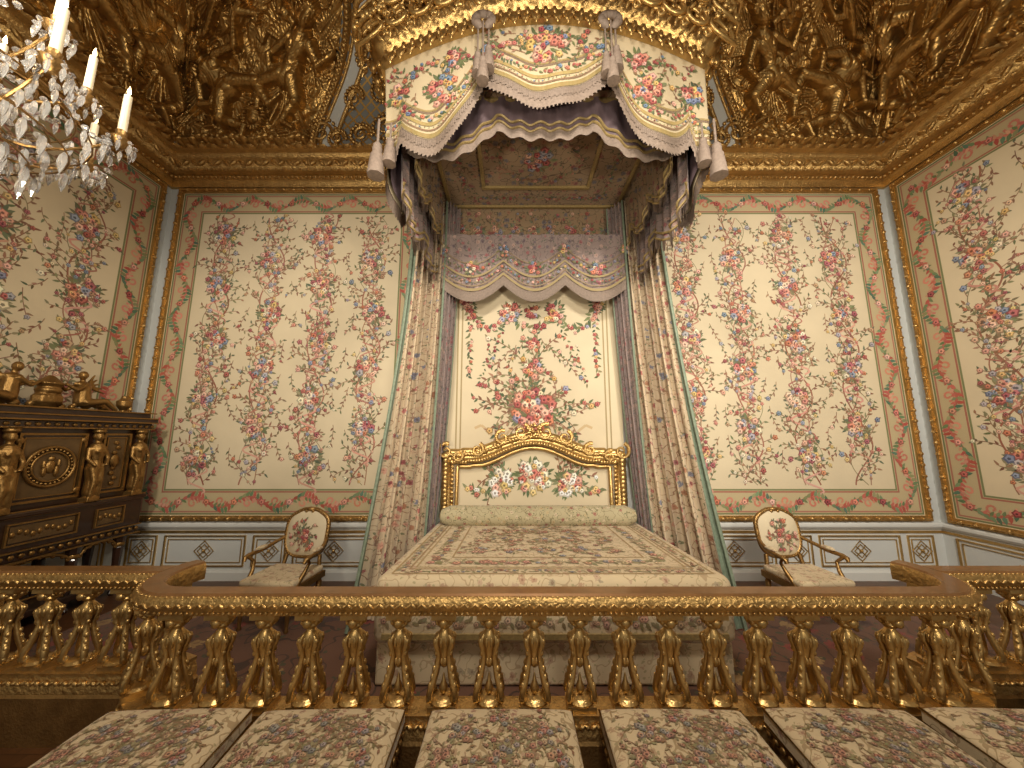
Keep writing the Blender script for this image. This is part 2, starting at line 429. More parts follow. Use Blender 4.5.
# ---------------------------------------------------------------- tapestries
def tapestry(O, U, W, w, h, seed, dens=1.):
    R.seed(seed); V = (0, 0, 1)
    g = group('tapestry_panel', tuple(Vector(O)+Vector(U)*w/2))
    b = MB(); b.obox(O, U, V, W, 0, w, 0, h, .003, .02); b.build('silk_field', [CLOTH], g)
    b = MB(); mrect(b, O, U, V, W, -.06, -.06, w+.06, h+.06, .07, .05, 0, .002)
    mrect(b, O, U, V, W, -.035, -.035, w+.035, h+.035, .022, .07, 0, .002)
    O_, U_, W_, V_ = Vector(O), Vector(U), Vector(W), Vector(V)
    def bead(p0, p1):
        for i, p in enumerate(along(p0, p1, .075)): b.ell(p, (.03, .03, .03) if i % 2 else (.02, .02, .02), 0, None, (6, 4))
    e = .03
    c = [O_-U_*e-V_*e+W_*.055, O_+U_*(w+e)-V_*e+W_*.055, O_+U_*(w+e)+V_*(h+e)+W_*.055, O_-U_*e+V_*(h+e)+W_*.055]
    for i in range(4): bead(c[i], c[(i+1) % 4])
    b.build('gilt_frame', [GOLDF], g, smooth=True)
    d = Dec(); B = .36; d.fl = TFL
    pink = (194, 112, 94)
    for (u0, v0, u1, v1) in ((.02, .02, w-.02, B), (.02, h-B, w-.02, h-.02), (.02, B, B, h-B), (w-B, B, w-.02, h-B)):
        d.poly([(u0, v0), (u1, v0), (u1, v1), (u0, v1)], (194, 176, 136), 0)
    for q, cc in ((.02, (116, 122, 84)), (.05, (176, 120, 98)), (B-.05, (170, 108, 88)), (B-.022, (126, 132, 90))):
        s = .02
        for (u0, v0, u1, v1) in ((q, q, w-q, q+s), (q, h-q-s, w-q, h-q), (q, q, q+s, h-q), (w-q-s, q, w-q, h-q)):
            d.poly([(u0, v0), (u1, v0), (u1, v1), (u0, v1)], cc, 1)
    m = B*.52
    def scroll(p0, p1):
        L = math.hypot(p1[0]-p0[0], p1[1]-p0[1]); n = round(L/.40); st = L/n
        dx, dy = (p1[0]-p0[0])/L, (p1[1]-p0[1])/L
        T = lambda a, c: (p0[0]+dx*a-dy*c, p0[1]+dy*a+dx*c)
        ang = math.atan2(dy, dx)
        for i in range(n):
            s = 1 if i % 2 else -1; a0 = st*i
            pts = [T(a0+st*t/10, s*.07*math.sin(pi*t/10)) for t in range(11)]
            d.vine(pts, .034, jit(pink), 2)
            cu = T(a0+st*.5, -s*.015)
            sp = [(cu[0]+.075*(1-k/16)*math.cos(ang+s*(.6*k)), cu[1]+.075*(1-k/16)*math.sin(ang+s*(.6*k))) for k in range(14)]
            d.vine(sp, .026, jit((210, 136, 112)), 3)
            for k in range(8):
                t = k/7; q = T(a0+st*t, s*.07*math.sin(pi*t))
                d.leaf(q[0], q[1], .095, .045, ang+s*(.4+1.4*t), jit(R.choice([(112, 132, 92), (92, 122, 98), (120, 140, 100), (148, 148, 104), (186, 96, 80)])), 4)
                d.leaf(q[0], q[1], .07, .036, ang-s*(.5+t), jit(R.choice([(190, 104, 86), (210, 156, 128), (120, 134, 90)])), 4)
            q = T(a0, 0); d.rose(q[0], q[1], .05, jit(R.choice(REDS)), 5)
    scroll((m, m), (w-m, m)); scroll((w-m, m), (w-m, h-m)); scroll((w-m, h-m), (m, h-m)); scroll((m, h-m), (m, m))
    fw = w-2*B; nc = round(fw/.78); cw = fw/nc
    for c_ in range(nc):
        u0 = B+cw*(c_+.5); ph = (pi if c_ % 2 else 0); lam = 1.35
        for str_ in (0, 1, 2):
            pts = []
            vv = B+.05
            A = (.15, .09, .19)[str_]
            while vv < h-B-.06:
                pts.append((u0+A*math.sin(2*pi*vv/lam+ph+str_*2.1)+.02*math.sin(9*vv), vv)); vv += .045
            d.vine(pts, (.020, .013, .009)[str_], jit(((158, 104, 82), (170, 122, 98), (140, 130, 96))[str_]), 1)
            for i in range(1, len(pts), 1):
                s = 1 if i % 2 else -1
                L = R.uniform(.12, .32) if not str_ else R.uniform(.06, .16)
                px, py = pts[i]
                if abs(px+s*L*.8-u0) < cw*.52 and py < h-B-.15 and R.random() < dens*(.72, .6, .4)[str_]:
                    d.twig(px, py, pi/2-s*R.uniform(.4, 1.4), L, 1.05, .55)
                if R.random() < .2: d.rose(px, py, R.uniform(.02, .035))
        vv = B+.42+(.42 if c_ % 2 else 0)
        while vv < h-B-.22:
            uu = u0+.05*math.sin(vv*3)
            rb = [(uu+.13*math.sin(t*.9), vv-.1-.04*t) for t in range(11)]
            d.vine(rb, .024, jit((214, 158, 140)), 2)
            rb = [(uu-.11*math.sin(t*.9), vv+.12+.035*t) for t in range(9)]
            d.vine(rb, .018, jit((184, 126, 108)), 2)
            d.bouquet(uu, vv, .18, 20, 1.1)
            vv += .84
        ue = u0+cw*.5
        if c_ < nc-1:
            for off in (-.08, .08):
                vv = h-B-.1-R.uniform(0, .2)
                while vv > B+.35:
                    L = R.uniform(.2, .36); d.twig(ue+off+R.uniform(-.05, .05), vv, -pi/2+R.uniform(-.4, .4), L, .9, .9)
                    vv -= L+R.uniform(.12, .3)
    d.P = [p for p in d.P if all(.0 < a < w and .0 < c2 < h for a, c2 in p[0])]
    d.build('embroidery', planemap(O, U, V, W), g, .0205)
    return g
H0, HH = .82, 4.84
tapestry((-5.13, YB, H0), (1, 0, 0), (0, -1, 0), 3.78, HH, 1)
tapestry((1.86, YB, H0), (1, 0, 0), (0, -1, 0), 3.78, HH, 2)
tapestry((XL, 1.1, H0), (0, 1, 0), (1, 0, 0), 3.72, HH, 3, dens=1.2)
tapestry((XR, 4.82, H0), (0, -1, 0), (-1, 0, 0), 3.72, HH, 4, dens=1.2)

# ---------------------------------------------------------------- cove and reliefs
ZB = 6.17
def covepos(s):
    Xc = XL+.35 if s > 0 else XR-.35; L = 5.3 if s > 0 else 5.2; Yc = YB-.35
    def base(p, q):
        t = np.clip(q/2.43, 0, 1)*pi/2; o = 1.6*(1-np.cos(t)); z = ZB+1.5*np.sin(t)
        e = .04+.5*np.clip(q/2.43, 0, 1)
        bx = (np.sqrt(p*p+e*e)+p)/2; by = (np.sqrt(p*p+e*e)-p)/2
        return np.stack([Xc+s*(o+bx*(L-o)/L), Yc-(o+by)+0*z, z+0*bx], -1)
    def f(p, q, h):
        p = np.asarray(p, float); q = np.asarray(q, float)
        P = base(p, q); e = 1e-3
        n = np.cross(base(p+e, q)-P, base(p, q+e)-P)*s
        n /= np.linalg.norm(n, axis=-1, keepdims=True)+1e-12
        P = P+n*np.asarray(h)[..., None]
        return P[..., 0], P[..., 1], P[..., 2]
    return f
def capsules_height(P, Q, caps):
    H = np.zeros_like(P)
    for (x0, y0, x1, y1, r0, r1, hh) in caps:
        rm = max(r0, r1)+.01
        m = (P > min(x0, x1)-rm) & (P < max(x0, x1)+rm) & (Q > min(y0, y1)-rm) & (Q < max(y0, y1)+rm)
        if not m.any(): continue
        p = P[m]; q = Q[m]; dx, dy = x1-x0, y1-y0; L = dx*dx+dy*dy+1e-9
        t = np.clip(((p-x0)*dx+(q-y0)*dy)/L, 0, 1); r = r0+(r1-r0)*t
        d2 = (p-x0-t*dx)**2+(q-y0-t*dy)**2
        val = np.where(d2 < r*r, hh+np.sqrt(np.maximum(r*r-d2, 0)), 0)
        H[m] = np.maximum(H[m], val)
    return H
def figure(cx, cy, s, rot, flip, caps, h0=.035):
    def T(x, y):
        x *= flip; c, k = math.cos(rot), math.sin(rot); y -= .4
        return cx+s*(x*c-y*k), cy+s*(x*k+y*c)
    def c(x0, y0, x1, y1, r0, r1, h=0):
        a = T(x0, y0); b_ = T(x1, y1); caps.append((a[0], a[1], b_[0], b_[1], r0*s, r1*s, h0+h*s))
    for j in range(2):          # feathered wing in two ranks
        for i in range(10):
            a = .1+i*.16; l = (.56-.025*i)*(1 if j == 0 else .55)
            c(-.1, .62, -.1-l*math.cos(a), .62+l*math.sin(a)*.9, .026, .017, -.02+.03*j)
    for i in range(12):          # drapery folds
        c(.12-.02*i, .44+.01*(i % 3), -.42+.075*i, .02-.05*(i % 3), .026, .018, .0+.018*(i % 2))
    for i in range(6): c(.1, .52-.02*i, -.2, .42-.03*i, .022, .018, .11+.01*(i % 2))
    c(0, .70, 0, .46, .12, .105, .03); c(-.06, .66, -.05, .62, .07, .07, .075); c(.06, .66, .05, .62, .07, .07, .075); c(0, .52, 0, .50, .085, .085, .055); c(0, .42, 0, .38, .125, .13, .03)
    c(0, .74, .01, .82, .05, .045, .08); c(.01, .88, .02, .92, .078, .075, .09); c(.045, .895, .05, .87, .02, .018, .16)
    for i in range(12): a = i*.55; c(.01+.06*math.cos(a), .94+.05*math.sin(a), .01+.085*math.cos(a+.3), .95+.06*math.sin(a+.3), .022, .018, .12)
    c(.13, .7, .3, .57, .055, .042, .07); c(.3, .57, .45, .74, .044, .03, .08)
    for k in range(4): c(.45, .74, .49+.02*k, .80-.025*k, .012, .01, .09)
    c(-.13, .69, -.27, .5, .055, .042, .07); c(-.27, .5, -.16, .34, .04, .03, .1)
    c(.07, .38, .21, .18, .085, .058, .08); c(.21, .17, .21, .17, .055, .055, .09); c(.2, .18, .16, .06, .05, .055, .07); c(.16, .06, .12, -.06, .05, .03, .06); c(.12, -.06, .25, -.10, .034, .022, .06)
    c(-.07, .38, -.27, .24, .085, .06, .08); c(-.27, .24, -.24, .12, .05, .054, .07); c(-.24, .12, -.2, .0, .05, .03, .06); c(-.2, .0, -.32, -.05, .034, .022, .06)
def cscroll(cx, cy, r, a0, fl, caps, h=.03):
    prev = None
    for k in range(18):
        rr = r*(1-k/20); a = a0+fl*k*.5; p = (cx+rr*math.cos(a), cy+rr*math.sin(a))
        if prev: caps.append((*prev, *p, r*.13*(1-k/30), r*.13*(1-k/30), h))
        if k < 11: 
            for e in (.5, .9): caps.append((*p, p[0]+r*.48*math.cos(a+fl*e), p[1]+r*.48*math.sin(a+fl*e), r*.075, r*.03, h*.6))
        prev = p
for s, nm in ((1, 'left'), (-1, 'right')):
    R.seed(20+s); f = covepos(s)
    surf('ceiling_cove_'+nm, lambda U, V: f(U, V, 0*U), 160, 50, [LATT], None, (-7.4, 5.3 if s > 0 else 5.2), (0, 2.43), (1, 1), flip=(s > 0))
    caps = []
    for k in range(60): cscroll(R.uniform(-2.1, 2.1), R.uniform(.1, 2.3), R.uniform(.12, .22), R.uniform(0, 6), R.choice((-1, 1)), caps, .02)
    for k in range(50):
        cx, cy = R.uniform(-2.1, 2.1), R.uniform(.06, 2.2); a0 = R.uniform(0, 6)
        for i in range(8): a = a0+i*.22; l = R.uniform(.16, .24)*(1-.08*abs(i-3.5)); caps.append((cx, cy, cx+l*math.cos(a), cy+l*math.sin(a), .024, .014, .03+.014*(i % 2)))
    figs = [(-1.35, .78, 1.45, .45, 1), (-.35, .85, 1.3, -.45, -1), (.75, .78, 1.4, .95, 1), (1.62, .95, 1.3, -.2, 1), (.35, 1.75, 1.2, -.9, 1), (-.9, 1.95, 1.2, .6, 1), (1.4, 1.95, 1.05, .8, -1), (-1.9, 1.7, 1., -.3, -1)]
    for (cx, cy, ss, ro, fl) in figs: figure(cx, cy, ss, ro+R.uniform(-.15, .15), fl*s, caps)
    # oval shield / cartouche with fluted rim
    for (ox, oy, rr) in ((-.82, .5, .2), (1.15, .42, .17), (.0, 1.25, .2)):
        for i in range(24): a = i*2*pi/24; caps.append((ox+rr*.8*math.cos(a), oy+rr*math.sin(a), ox+rr*1.0*math.cos(a), oy+rr*1.25*math.sin(a), .022, .016, .10))
        caps.append((ox, oy-.03, ox, oy+.03, rr*.6, rr*.6, .04))
    for k in range(44):
        cx = -2.1+k*.098; yy = .08+.04*math.sin(k*1.3); caps.append((cx, yy, cx+.03, yy+.02, .045, .045, .06))
    nu, nv = 620, 320
    def relief(U, V):
        edge = np.clip(np.minimum(np.minimum(2.18-U-.18*np.cos(V*2.2), U+2.18-.18*np.cos(V*2.2)), V)/.06, 0, 1)
        H = .008+.022*np.abs(np.sin(13*U+3*np.sin(6*V)))*np.abs(np.sin(12*V+3*np.sin(7*U)))
        H = np.maximum(H, capsules_height(U, V, caps)*1.05)
        H = H+.004*np.sin(70*U+9*np.sin(13*V))*np.sin(60*V+8*np.sin(12*U))
        K = H.copy(); K[1:-1, 1:-1] = (H[1:-1, 1:-1]*2+H[:-2, 1:-1]+H[2:, 1:-1]+H[1:-1, :-2]+H[1:-1, 2:])/6; H = K
        return f(U, V, H*edge-.01*(1-edge))
    g = group('gilded_ceiling_relief', (-5 if s > 0 else 5.5, 4.65, 6.2))
    surf('relief_figures', relief, nu, nv, [GOLDR], g, (-2.3, 2.3), (0, 2.35), flip=(s > 0))
    b = MB()
    for off, r in ((.0, .05), (.11, .022), (.34, .03), (1.02, .03)):
        for sg in (1, -1):
            v = np.linspace(0, 2.4, 40); u = sg*(2.22+off-.18*np.cos(v*2.2)*(1 if off < .5 else -.6))
            X, Y, Z = f(u, v, 0*v+.02); b.tube(list(zip(X, Y, Z)), r, 8)
            if off == 0:
                v = np.linspace(.05, 2.35, 44); u = sg*(2.22-.18*np.cos(v*2.2)); X, Y, Z = f(u, v, 0*v+.06)
                for p in zip(X, Y, Z): b.ell(p, .035, 0, None, (6, 4))
    for sg in (-1, 1):
        for kk, (cu, cv, rr) in enumerate(((2.15, .2, .17), (2.75, .18, .12), (2.4, .12, .1), (3.1, .3, .14), (2.2, 1.1, .13), (2.6, .7, .1), (2.75, 1.2, .13), (3.0, .8, .11))):
            a = np.linspace(0, 9, 26); r_ = rr*(1-a/11); X, Y, Z = f(sg*(cu+r_*np.cos(a)), cv+r_*np.sin(a), 0*a+.04)
            b.tube(list(zip(X, Y, Z)), [.026*(1-i/40) for i in range(26)], 6)
            for i in range(0, 14, 1):
                rr2 = rr*1.3; X2, Y2, Z2 = f(np.array([sg*(cu+rr2*math.cos(a[i]))]), np.array([cv+rr2*math.sin(a[i])]), np.array([.03]))
                b.ell((X2[0], Y2[0], Z2[0]), (.03, .028, .03), 0, None, (6, 4))
    b.build('relief_border', [GOLDF], g, smooth=True)
    for sg in (1, -1):
        surf('painted_band', lambda U, V: f(sg*(2.22+U-.18*np.cos(V*2.2)), V, 0*U+.012), 4, 40, [WALLM], g, (.12, .33), (0, 2.4), flip=(s*sg > 0))

# ---------------------------------------------------------------- bed canopy
BX = .33
g = group('bed_canopy', (BX, 4.0, 5.3))
HWD = 1.60; SL = 1.83
def plan(s_):
    s_ = np.asarray(s_, float); a = np.abs(s_); sg = np.sign(s_)
    x = np.where(a <= HWD, s_, sg*HWD); y = np.where(a <= HWD, 3.0-.16*(1-(s_/HWD)**2), 3.0+(a-HWD))
    nx = np.where(a <= HWD, .12*s_, sg); ny = np.where(a <= HWD, -1, 0.0)
    k = np.clip(1-np.abs(a-HWD)/.08, 0, 1); nx = nx*(1-k)+k*sg*.7; ny = ny*(1-k)-k*.7
    return BX+x, y, nx, ny
def ztop(s_):
    a = np.abs(s_); return np.where(a <= HWD, 5.58+.32*np.cos(np.clip(a/HWD, 0, 1)*pi/2), 5.58)
def zbot(s_):
    a = np.abs(np.asarray(s_, float))
    c0 = 5.36-.26*np.cos(np.clip(a/.60, 0, 1)*pi/2)
    t = np.clip((a-.60)/.80, 0, 1); c1 = 5.36-.53*t-.36*np.sin(pi*t)**.8
    c2 = 4.83-.20*np.clip((a-1.40)/.05, 0, 1)
    t2 = np.clip(a-HWD, 0, 9); c3 = 4.66-.36*np.abs(np.sin(pi*t2/.925))
    return np.where(a < .60, c0, np.where(a < 1.40, c1, np.where(a < HWD, c2, c3)))
def vpos(s_, z, h):
    x, y, nx, ny = plan(s_); zt = ztop(s_); w = np.clip((zt-z)/1.0, 0, 1.2)
    r = .026*np.sin(13*np.asarray(s_))*w-.04*w
    return x+nx*(h+r), y+ny*(h+r), z+0*x
def vs(U, V): zt = ztop(U); zb = zbot(U); return vpos(U, zt+(zb-zt)*V, 0*U)
surf('outer_valance', vs, 500, 14, [CLOTHV], g, (-HWD-SL, HWD+SL), (0, 1))
def vin(U, V): zt = ztop(U)-.1; zb = zbot(U)+.01; return vpos(U, zt+(zb-zt)*V, 0*U-.035)
surf('valance_lining', vin, 400, 10, [LILAC], g, (-HWD-SL, HWD+SL), (0, 1))
def z2(U):
    a = np.abs(U); return 4.95-.20*np.abs(np.cos(a*pi/1.05))+.20*np.clip(1-a/1.0, 0, 1)-.12*np.clip(a-1.0, 0, 1)
def v2(U, V):
    zt = 5.35; zb = z2(U)
    return BX+U*.93, 3.2-.08*np.cos(U)+.02*np.sin(U*30), zt+(zb-zt)*V
surf('inner_swag', v2, 300, 10, [LILAC], g, (-HWD, HWD), (0, 1), uvs=(1, .6))
S = np.linspace(-1.5, 1.5, 200); X, Y, Z = v2(S, 0*S+1)
b = MB()
for off in (.0, .07): b.tube([(X[i], Y[i]-.012, Z[i]+off+.01) for i in range(200)], .013, 5)
for sg in (-1, 1):
    def v3(U, V):
        zb = 4.30-.26*np.abs(np.sin(U*pi/.8))
        return BX+sg*(1.46+.03*np.sin(U*34)-.05*V)+0*U, 3.15+U, 5.3+(zb-5.3)*V
    surf('side_swag', v3, 200, 12, [CURT2], g, (0, 1.6), (0, 1), uvs=(1, 1.2))
    t_ = np.linspace(0, 1.6, 120); X, Y, Z = v3(t_, 0*t_+1)
    for off in (.02, .1): b.tube([(X[i]-sg*.012, Y[i], Z[i]+off) for i in range(120)], .013, 5)
    def v4(U, V):
        zb = 4.70-.22*np.abs(np.sin(U*pi/.6))
        return BX+sg*(1.33+.02*np.sin(U*40))+0*U, 3.25+U, 5.3+(zb-5.3)*V
    surf('side_floral_lining', v4, 200, 8, [TEST], g, (0, 1.6), (0, 1))
    X, Y, Z = v4(t_, 0*t_+1)
    for off in (.02, .1): b.tube([(X[i]-sg*.012, Y[i], Z[i]+off) for i in range(120)], .013, 5)
b.build('swag_galon', [GALON], g, smooth=True)
b = MB()
def fr(P0, dx, dy, L, mat=0):
    x, y, z = P0; w = .0055
    b.add([(x-dx*w, y-dy*w, z), (x+dx*w, y+dy*w, z), (x+dx*w*1.3, y+dy*w*1.3, z-L), (x-dx*w*1.3, y-dy*w*1.3, z-L)], [(0, 1, 2, 3)], mat)
for sh, LL, st in ((.010, .16, .0125), (.018, .07, .017)):
    S = np.arange(-HWD-SL, HWD+SL, st); ZBt = zbot(S); X, Y, Z = vpos(S, ZBt, 0*S+sh); X2, Y2, Z2_ = vpos(S+.004, ZBt, 0*S+sh)
    for i in range(len(S)):
        dx, dy = X2[i]-X[i], Y2[i]-Y[i]; L = math.hypot(dx, dy) or 1
        fr((X[i], Y[i], Z[i]+.01), dx/L, dy/L, LL+.012*math.sin(i*2.1))
S = np.arange(-1.5, 1.5, .0125); ZZ = z2(S); X, Y, Z = v2(S, 0*S+1)
for i in range(len(S)): fr((X[i], Y[i]-.006, Z[i]+.01), 1, 0, .11)
for sg in (-1, 1):
    for t in np.arange(0, 1.6, .0125):
        zb = 4.30-.26*abs(math.sin(t*pi/.8)); fr((BX+sg*(1.395+.03*math.sin(t*34)), 3.15+t, zb+.01), 0, 1, .12)
        zb = 4.70-.22*abs(math.sin(t*pi/.6)); fr((BX+sg*(1.32+.02*math.sin(t*40)), 3.25+t, zb+.01), 0, 1, .10)
b.build('fringe', [FRINGE], g)
R.seed(5); d = Dec(); d.fl = REDS+[(112, 128, 152), (204, 166, 104)]; d.gr = [(100, 110, 72), (120, 124, 82), (88, 100, 72)]
S = np.linspace(-HWD-SL, HWD+SL, 420); ZZ = zbot(S)
for off, w, cc in ((.0, .03, (126, 110, 96)), (.04, .045, (160, 138, 88)), (.11, .018, (142, 112, 86)), (.165, .035, (176, 152, 98)), (.29, .014, (142, 118, 98)), (.31, .02, (170, 146, 98))):
    for i in range(len(S)-1):
        d.poly([(S[i], ZZ[i]+off), (S[i+1], ZZ[i+1]+off), (S[i+1], ZZ[i+1]+off+w), (S[i], ZZ[i]+off+w)], jit(cc, 6), 1)
gp = [(float(S[i]), float(ZZ[i])+.245) for i in range(0, 420, 5)]
d.garland(gp, .055, 1, .03)
gp = [(float(S[i]), float(ZZ[i])+.14) for i in range(0, 420, 5)]
d.garland(gp, .022, 1, .03)
for cu, cv, rr, n in ((0, 5.62, .22, 34), (-1.0, 5.2, .18, 24), (1.0, 5.2, .18, 24), (-.9, 5.52, .1, 12), (.9, 5.52, .1, 12), (-1.45, 5.2, .12, 12), (1.45, 5.2, .12, 12)):
    d.bouquet(cu, cv, rr, n, .95)
for sg in (-1, 1):
    d.garland([(sg*(.05+.06*i), 5.66+.05*math.sin(i*.7)) for i in range(10)], .07)
    d.garland([(sg*(.65+.05*i), 5.46+.06*math.sin(i*.8)) for i in range(18)], .06)
    for k in range(40):
        u = R.uniform(.1, 1.55); zb_ = float(zbot(u))+.34; zt_ = float(ztop(u))-.12
        if zt_ > zb_: d.twig(sg*u, R.uniform(zb_, zt_), R.uniform(0, 6.28), R.uniform(.08, .15), .8, .8)
d.build('valance_embroidery', vpos, g, .006)
b = MB(); b.box(BX-1.5, BX+1.5, 3.05, 4.93, 5.34, 5.40); b.box(BX-1.5, BX+1.5, 4.9, 4.94, 4.5, 5.34)
b.build('tester_ceiling', [TEST], g)
b = MB()
O = (BX, 0, 5.34)
mrect(b, O, (1, 0, 0), (0, 1, 0), (0, 0, -1), -.75, 3.45, .75, 4.45, .05, .03, 0)
mrect(b, O, (1, 0, 0), (0, 1, 0), (0, 0, -1), -1.28, 3.12, 1.28, 4.86, .05, .03, 0)
b.build('tester_trim', [GALON], g, bevel=.006)
d = Dec(); d.fl = [(150, 80, 74), (176, 130, 108), (120, 116, 124)]; d.bouquet(0, 3.95, .22, 26, 1.1)
for a in range(24):
    d.twig(.45*math.cos(a*pi/12), 3.95+.33*math.sin(a*pi/12), a*pi/12+1.2, .14, .9, .8)
d.garland([(-1.0+.1*i, 4.66) for i in range(21)], .06); d.garland([(-1.0, 3.3+.1*i) for i in range(14)], .06); d.garland([(1.0, 3.3+.1*i) for i in range(14)], .06)
d.build('tester_embroidery', lambda u, v, h: (BX+u, v, 5.338-h), g)
d = Dec(); d.fl = [(150, 84, 76), (176, 134, 110), (120, 116, 124)]
for k in range(9): d.bouquet(-1.1+k*.275, 4.98, .09, 9, .8); d.twig(-1.1+k*.275, 5.0, pi/2, .25, 1, 1)
d.build('tester_back_embroidery', lambda u, v, h: (BX+u, 4.90-h, v), g)
def zbk(U): a = np.abs(U); return 4.10-.24*np.abs(np.cos(np.asarray(U)*pi/.86))-.10*np.clip(a-.9, 0, 1)
def vb(U, V): return BX-.02+U, 4.62+.012*np.sin(U*26)+0*U, 4.74+(zbk(U)-4.74)*V
surf('back_valance', vb, 240, 8, [CURT2], g, (-1.3, 1.3), (0, 1), uvs=(1, .75), flip=True)
d = Dec(); S = np.linspace(-1.28, 1.28, 140); ZZ = zbk(S)
for off, w, cc in ((.02, .04, (170, 150, 108)), (.09, .015, (160, 138, 108)), (.22, .03, (170, 150, 108)), (.42, .015, (160, 138, 108))):
    for i in range(139): d.poly([(S[i], ZZ[i]+off), (S[i+1], ZZ[i+1]+off), (S[i+1], ZZ[i+1]+off+w), (S[i], ZZ[i]+off+w)], cc, 1)
d.garland([(float(S[i]), float(ZZ[i])+.16) for i in range(0, 140, 4)], .05)
d.garland([(float(S[i]), float(ZZ[i])+.34) for i in range(0, 140, 4)], .06)
for k in range(-1, 2): d.bouquet(k*.86, 4.22, .11, 12, .8)
for k in range(-1, 3): d.bouquet((k-.5)*.86, 4.5, .08, 8, .7)
d.build('back_valance_embroidery', lambda u, v, h: (BX-.02+u, 4.60-h, v), g)
b = MB()
for t in np.arange(-1.28, 1.28, .0125):
    fr((BX-.02+t, 4.6, float(zbk(t))+.01), 1, 0, .14)
b.build('back_fringe', [FRINGE], g)
b = MB()
def tassel(x, y, z, k=1., cord=.2):
    b.tube([(x, y, z+cord), (x, y, z)], .012*k, 6)
    b.ell((x, y, z), (.045*k, .045*k, .05*k), 0, None)
    b.lathe([(.02*k, 0), (.045*k, -.02*k), (.04*k, -.06*k), (.055*k, -.09*k), (.075*k, -.30*k), (.05*k, -.305*k)], (x, y, z), 16, 0, flute=1)
for s_, z in ((-.60, 5.5), (.60, 5.5)):
    x, y, nx, ny = [float(q) for q in plan(s_)]
    tassel(x+.05, y-.07, z, .75, .3); tassel(x-.05, y-.08, z-.08, .7, .38); tassel(x, y-.10, z-.16, .75, .44)
    for a in (-.8, .8, 2.3, -2.3, 0, 1.6, -1.6): b.ell((x+.08*math.sin(a), y-.09, z+.30+.06*math.cos(a)), (.065, .035, .04), 0, Matrix.Rotation(a, 3, 'Y'))
for s_ in (-1.57, 1.57):
    x, y, nx, ny = [float(q) for q in plan(s_)]
    tassel(x+.02*(s_), y-.05, 4.60, 1., .3); tassel(x-.05*s_, y-.03, 4.68, .8, .2)
b.build('tassels', [FRINGE], g, smooth=True)
b = MB(); S = np.linspace(-HWD-SL, HWD+SL, 220)
px, py, nx, ny = plan(S); zt = ztop(S)
cp = [(.0, -.06), (.05, -.05), (.07, .0), (.05, .05), (.10, .10), (.16, .16), (.16, .24), (.22, .30), (.27, .42), (.20, .47), (0, .47)]
vsx = []; fs = []
for i in range(len(S)):
    for o, z in cp: vsx.append((px[i]+nx[i]*o, py[i]+ny[i]*o, zt[i]+z))
m = len(cp)
for i in range(len(S)-1):
    for k in range(m-1): a = i*m+k; fs.append((a, a+1, a+1+m, a+m))
b.add(vsx, fs)
b.box(BX-1.5, BX+1.5, 3.1, 4.9, 5.62, 5.98)
def crown_pt(s_, o, dz):
    x, y, nx_, ny_ = [float(q) for q in plan(s_)]; return Vector((x+nx_*o, y+ny_*o, float(ztop(s_))+dz))
R.seed(9)
for i, s_ in enumerate(np.arange(-2.9, 2.91, .085)):
    b.ell(crown_pt(s_, .07, .0), (.03, .03, .045), 0, None, (6, 4))
for i, s_ in enumerate(np.arange(-2.9, 2.91, .14)):
    p = crown_pt(s_, .2, .2); b.ell(p, (.05, .045, .07)); b.ell(p+Vector((.05, 0, .05)), (.03, .03, .05)); b.ell(p+Vector((-.05, 0, .05)), (.03, .03, .05))
for i, s_ in enumerate(np.arange(-1.55, 1.56, .22)):
    fl = 1 if s_ < 0 else -1
    for (o, dz, r) in ((.27, .06, .13), (.32, .25, .15), (.36, .46, .17)):
        pts = []; rad = []
        for k in range(22):
            a = fl*k*.42+1.+dz*4; rr = r*(1-k/25); q = crown_pt(s_+rr*math.cos(a), o, dz+rr*math.sin(a)*.9); pts.append(q); rad.append(.026*(1-k/32))
        b.tube(pts, rad, 8)
        for k in range(0, 15, 1):
            a = fl*k*.42+1.+dz*4; q = crown_pt(s_+(r*1.2)*math.cos(a), o-.02, dz+r*1.2*math.sin(a)*.9)
            b.ell(q, (.045, .018, .016), 0, Matrix.Rotation(-a-.6*fl, 3, 'Y'), (6, 4))
for s_ in np.arange(-1.5, 1.51, .1):
    for e in (-1, 0, 1): b.ell(crown_pt(s_+e*.022, .08, -.07-.02*(e == 0)), (.018, .014, .05), 0, Matrix.Rotation(e*.5, 3, 'Y'), (6, 4))
for s_ in (-1.5, -1.05, -.62, 0, .62, 1.05, 1.5):
    for k in range(30):
        a = R.uniform(0, 6.28); rr = .17*math.sqrt(R.random()); b.ell(crown_pt(s_+rr*math.cos(a), .28+R.uniform(0, .08), .2+rr*math.sin(a)), R.uniform(.02, .035), 0, None, (6, 4))
for s_ in np.arange(-1.3, 1.31, .325):
    for k in range(14):
        a = R.uniform(0, 6.28); rr = .13*math.sqrt(R.random()); b.ell(crown_pt(s_+rr*math.cos(a), .2+R.uniform(0, .08), .6+rr*math.sin(a)), R.uniform(.025, .045), 0, None, (6, 4))
b.build('gilded_crown', [GOLD], g, smooth=True)
b = MB(); b.lathe([(1.6, 0), (1.5, .25), (1.1, .5), (.8, .9), (.5, 1.0)], (BX, 4.2, 5.98), 24, 0)
b.v = [(BX+(x-BX)*.95, 4.0+(y-4.2)*.52, z) for x, y, z in b.v]
b.build('crown_dome', [GOLDF], g, smooth=True)

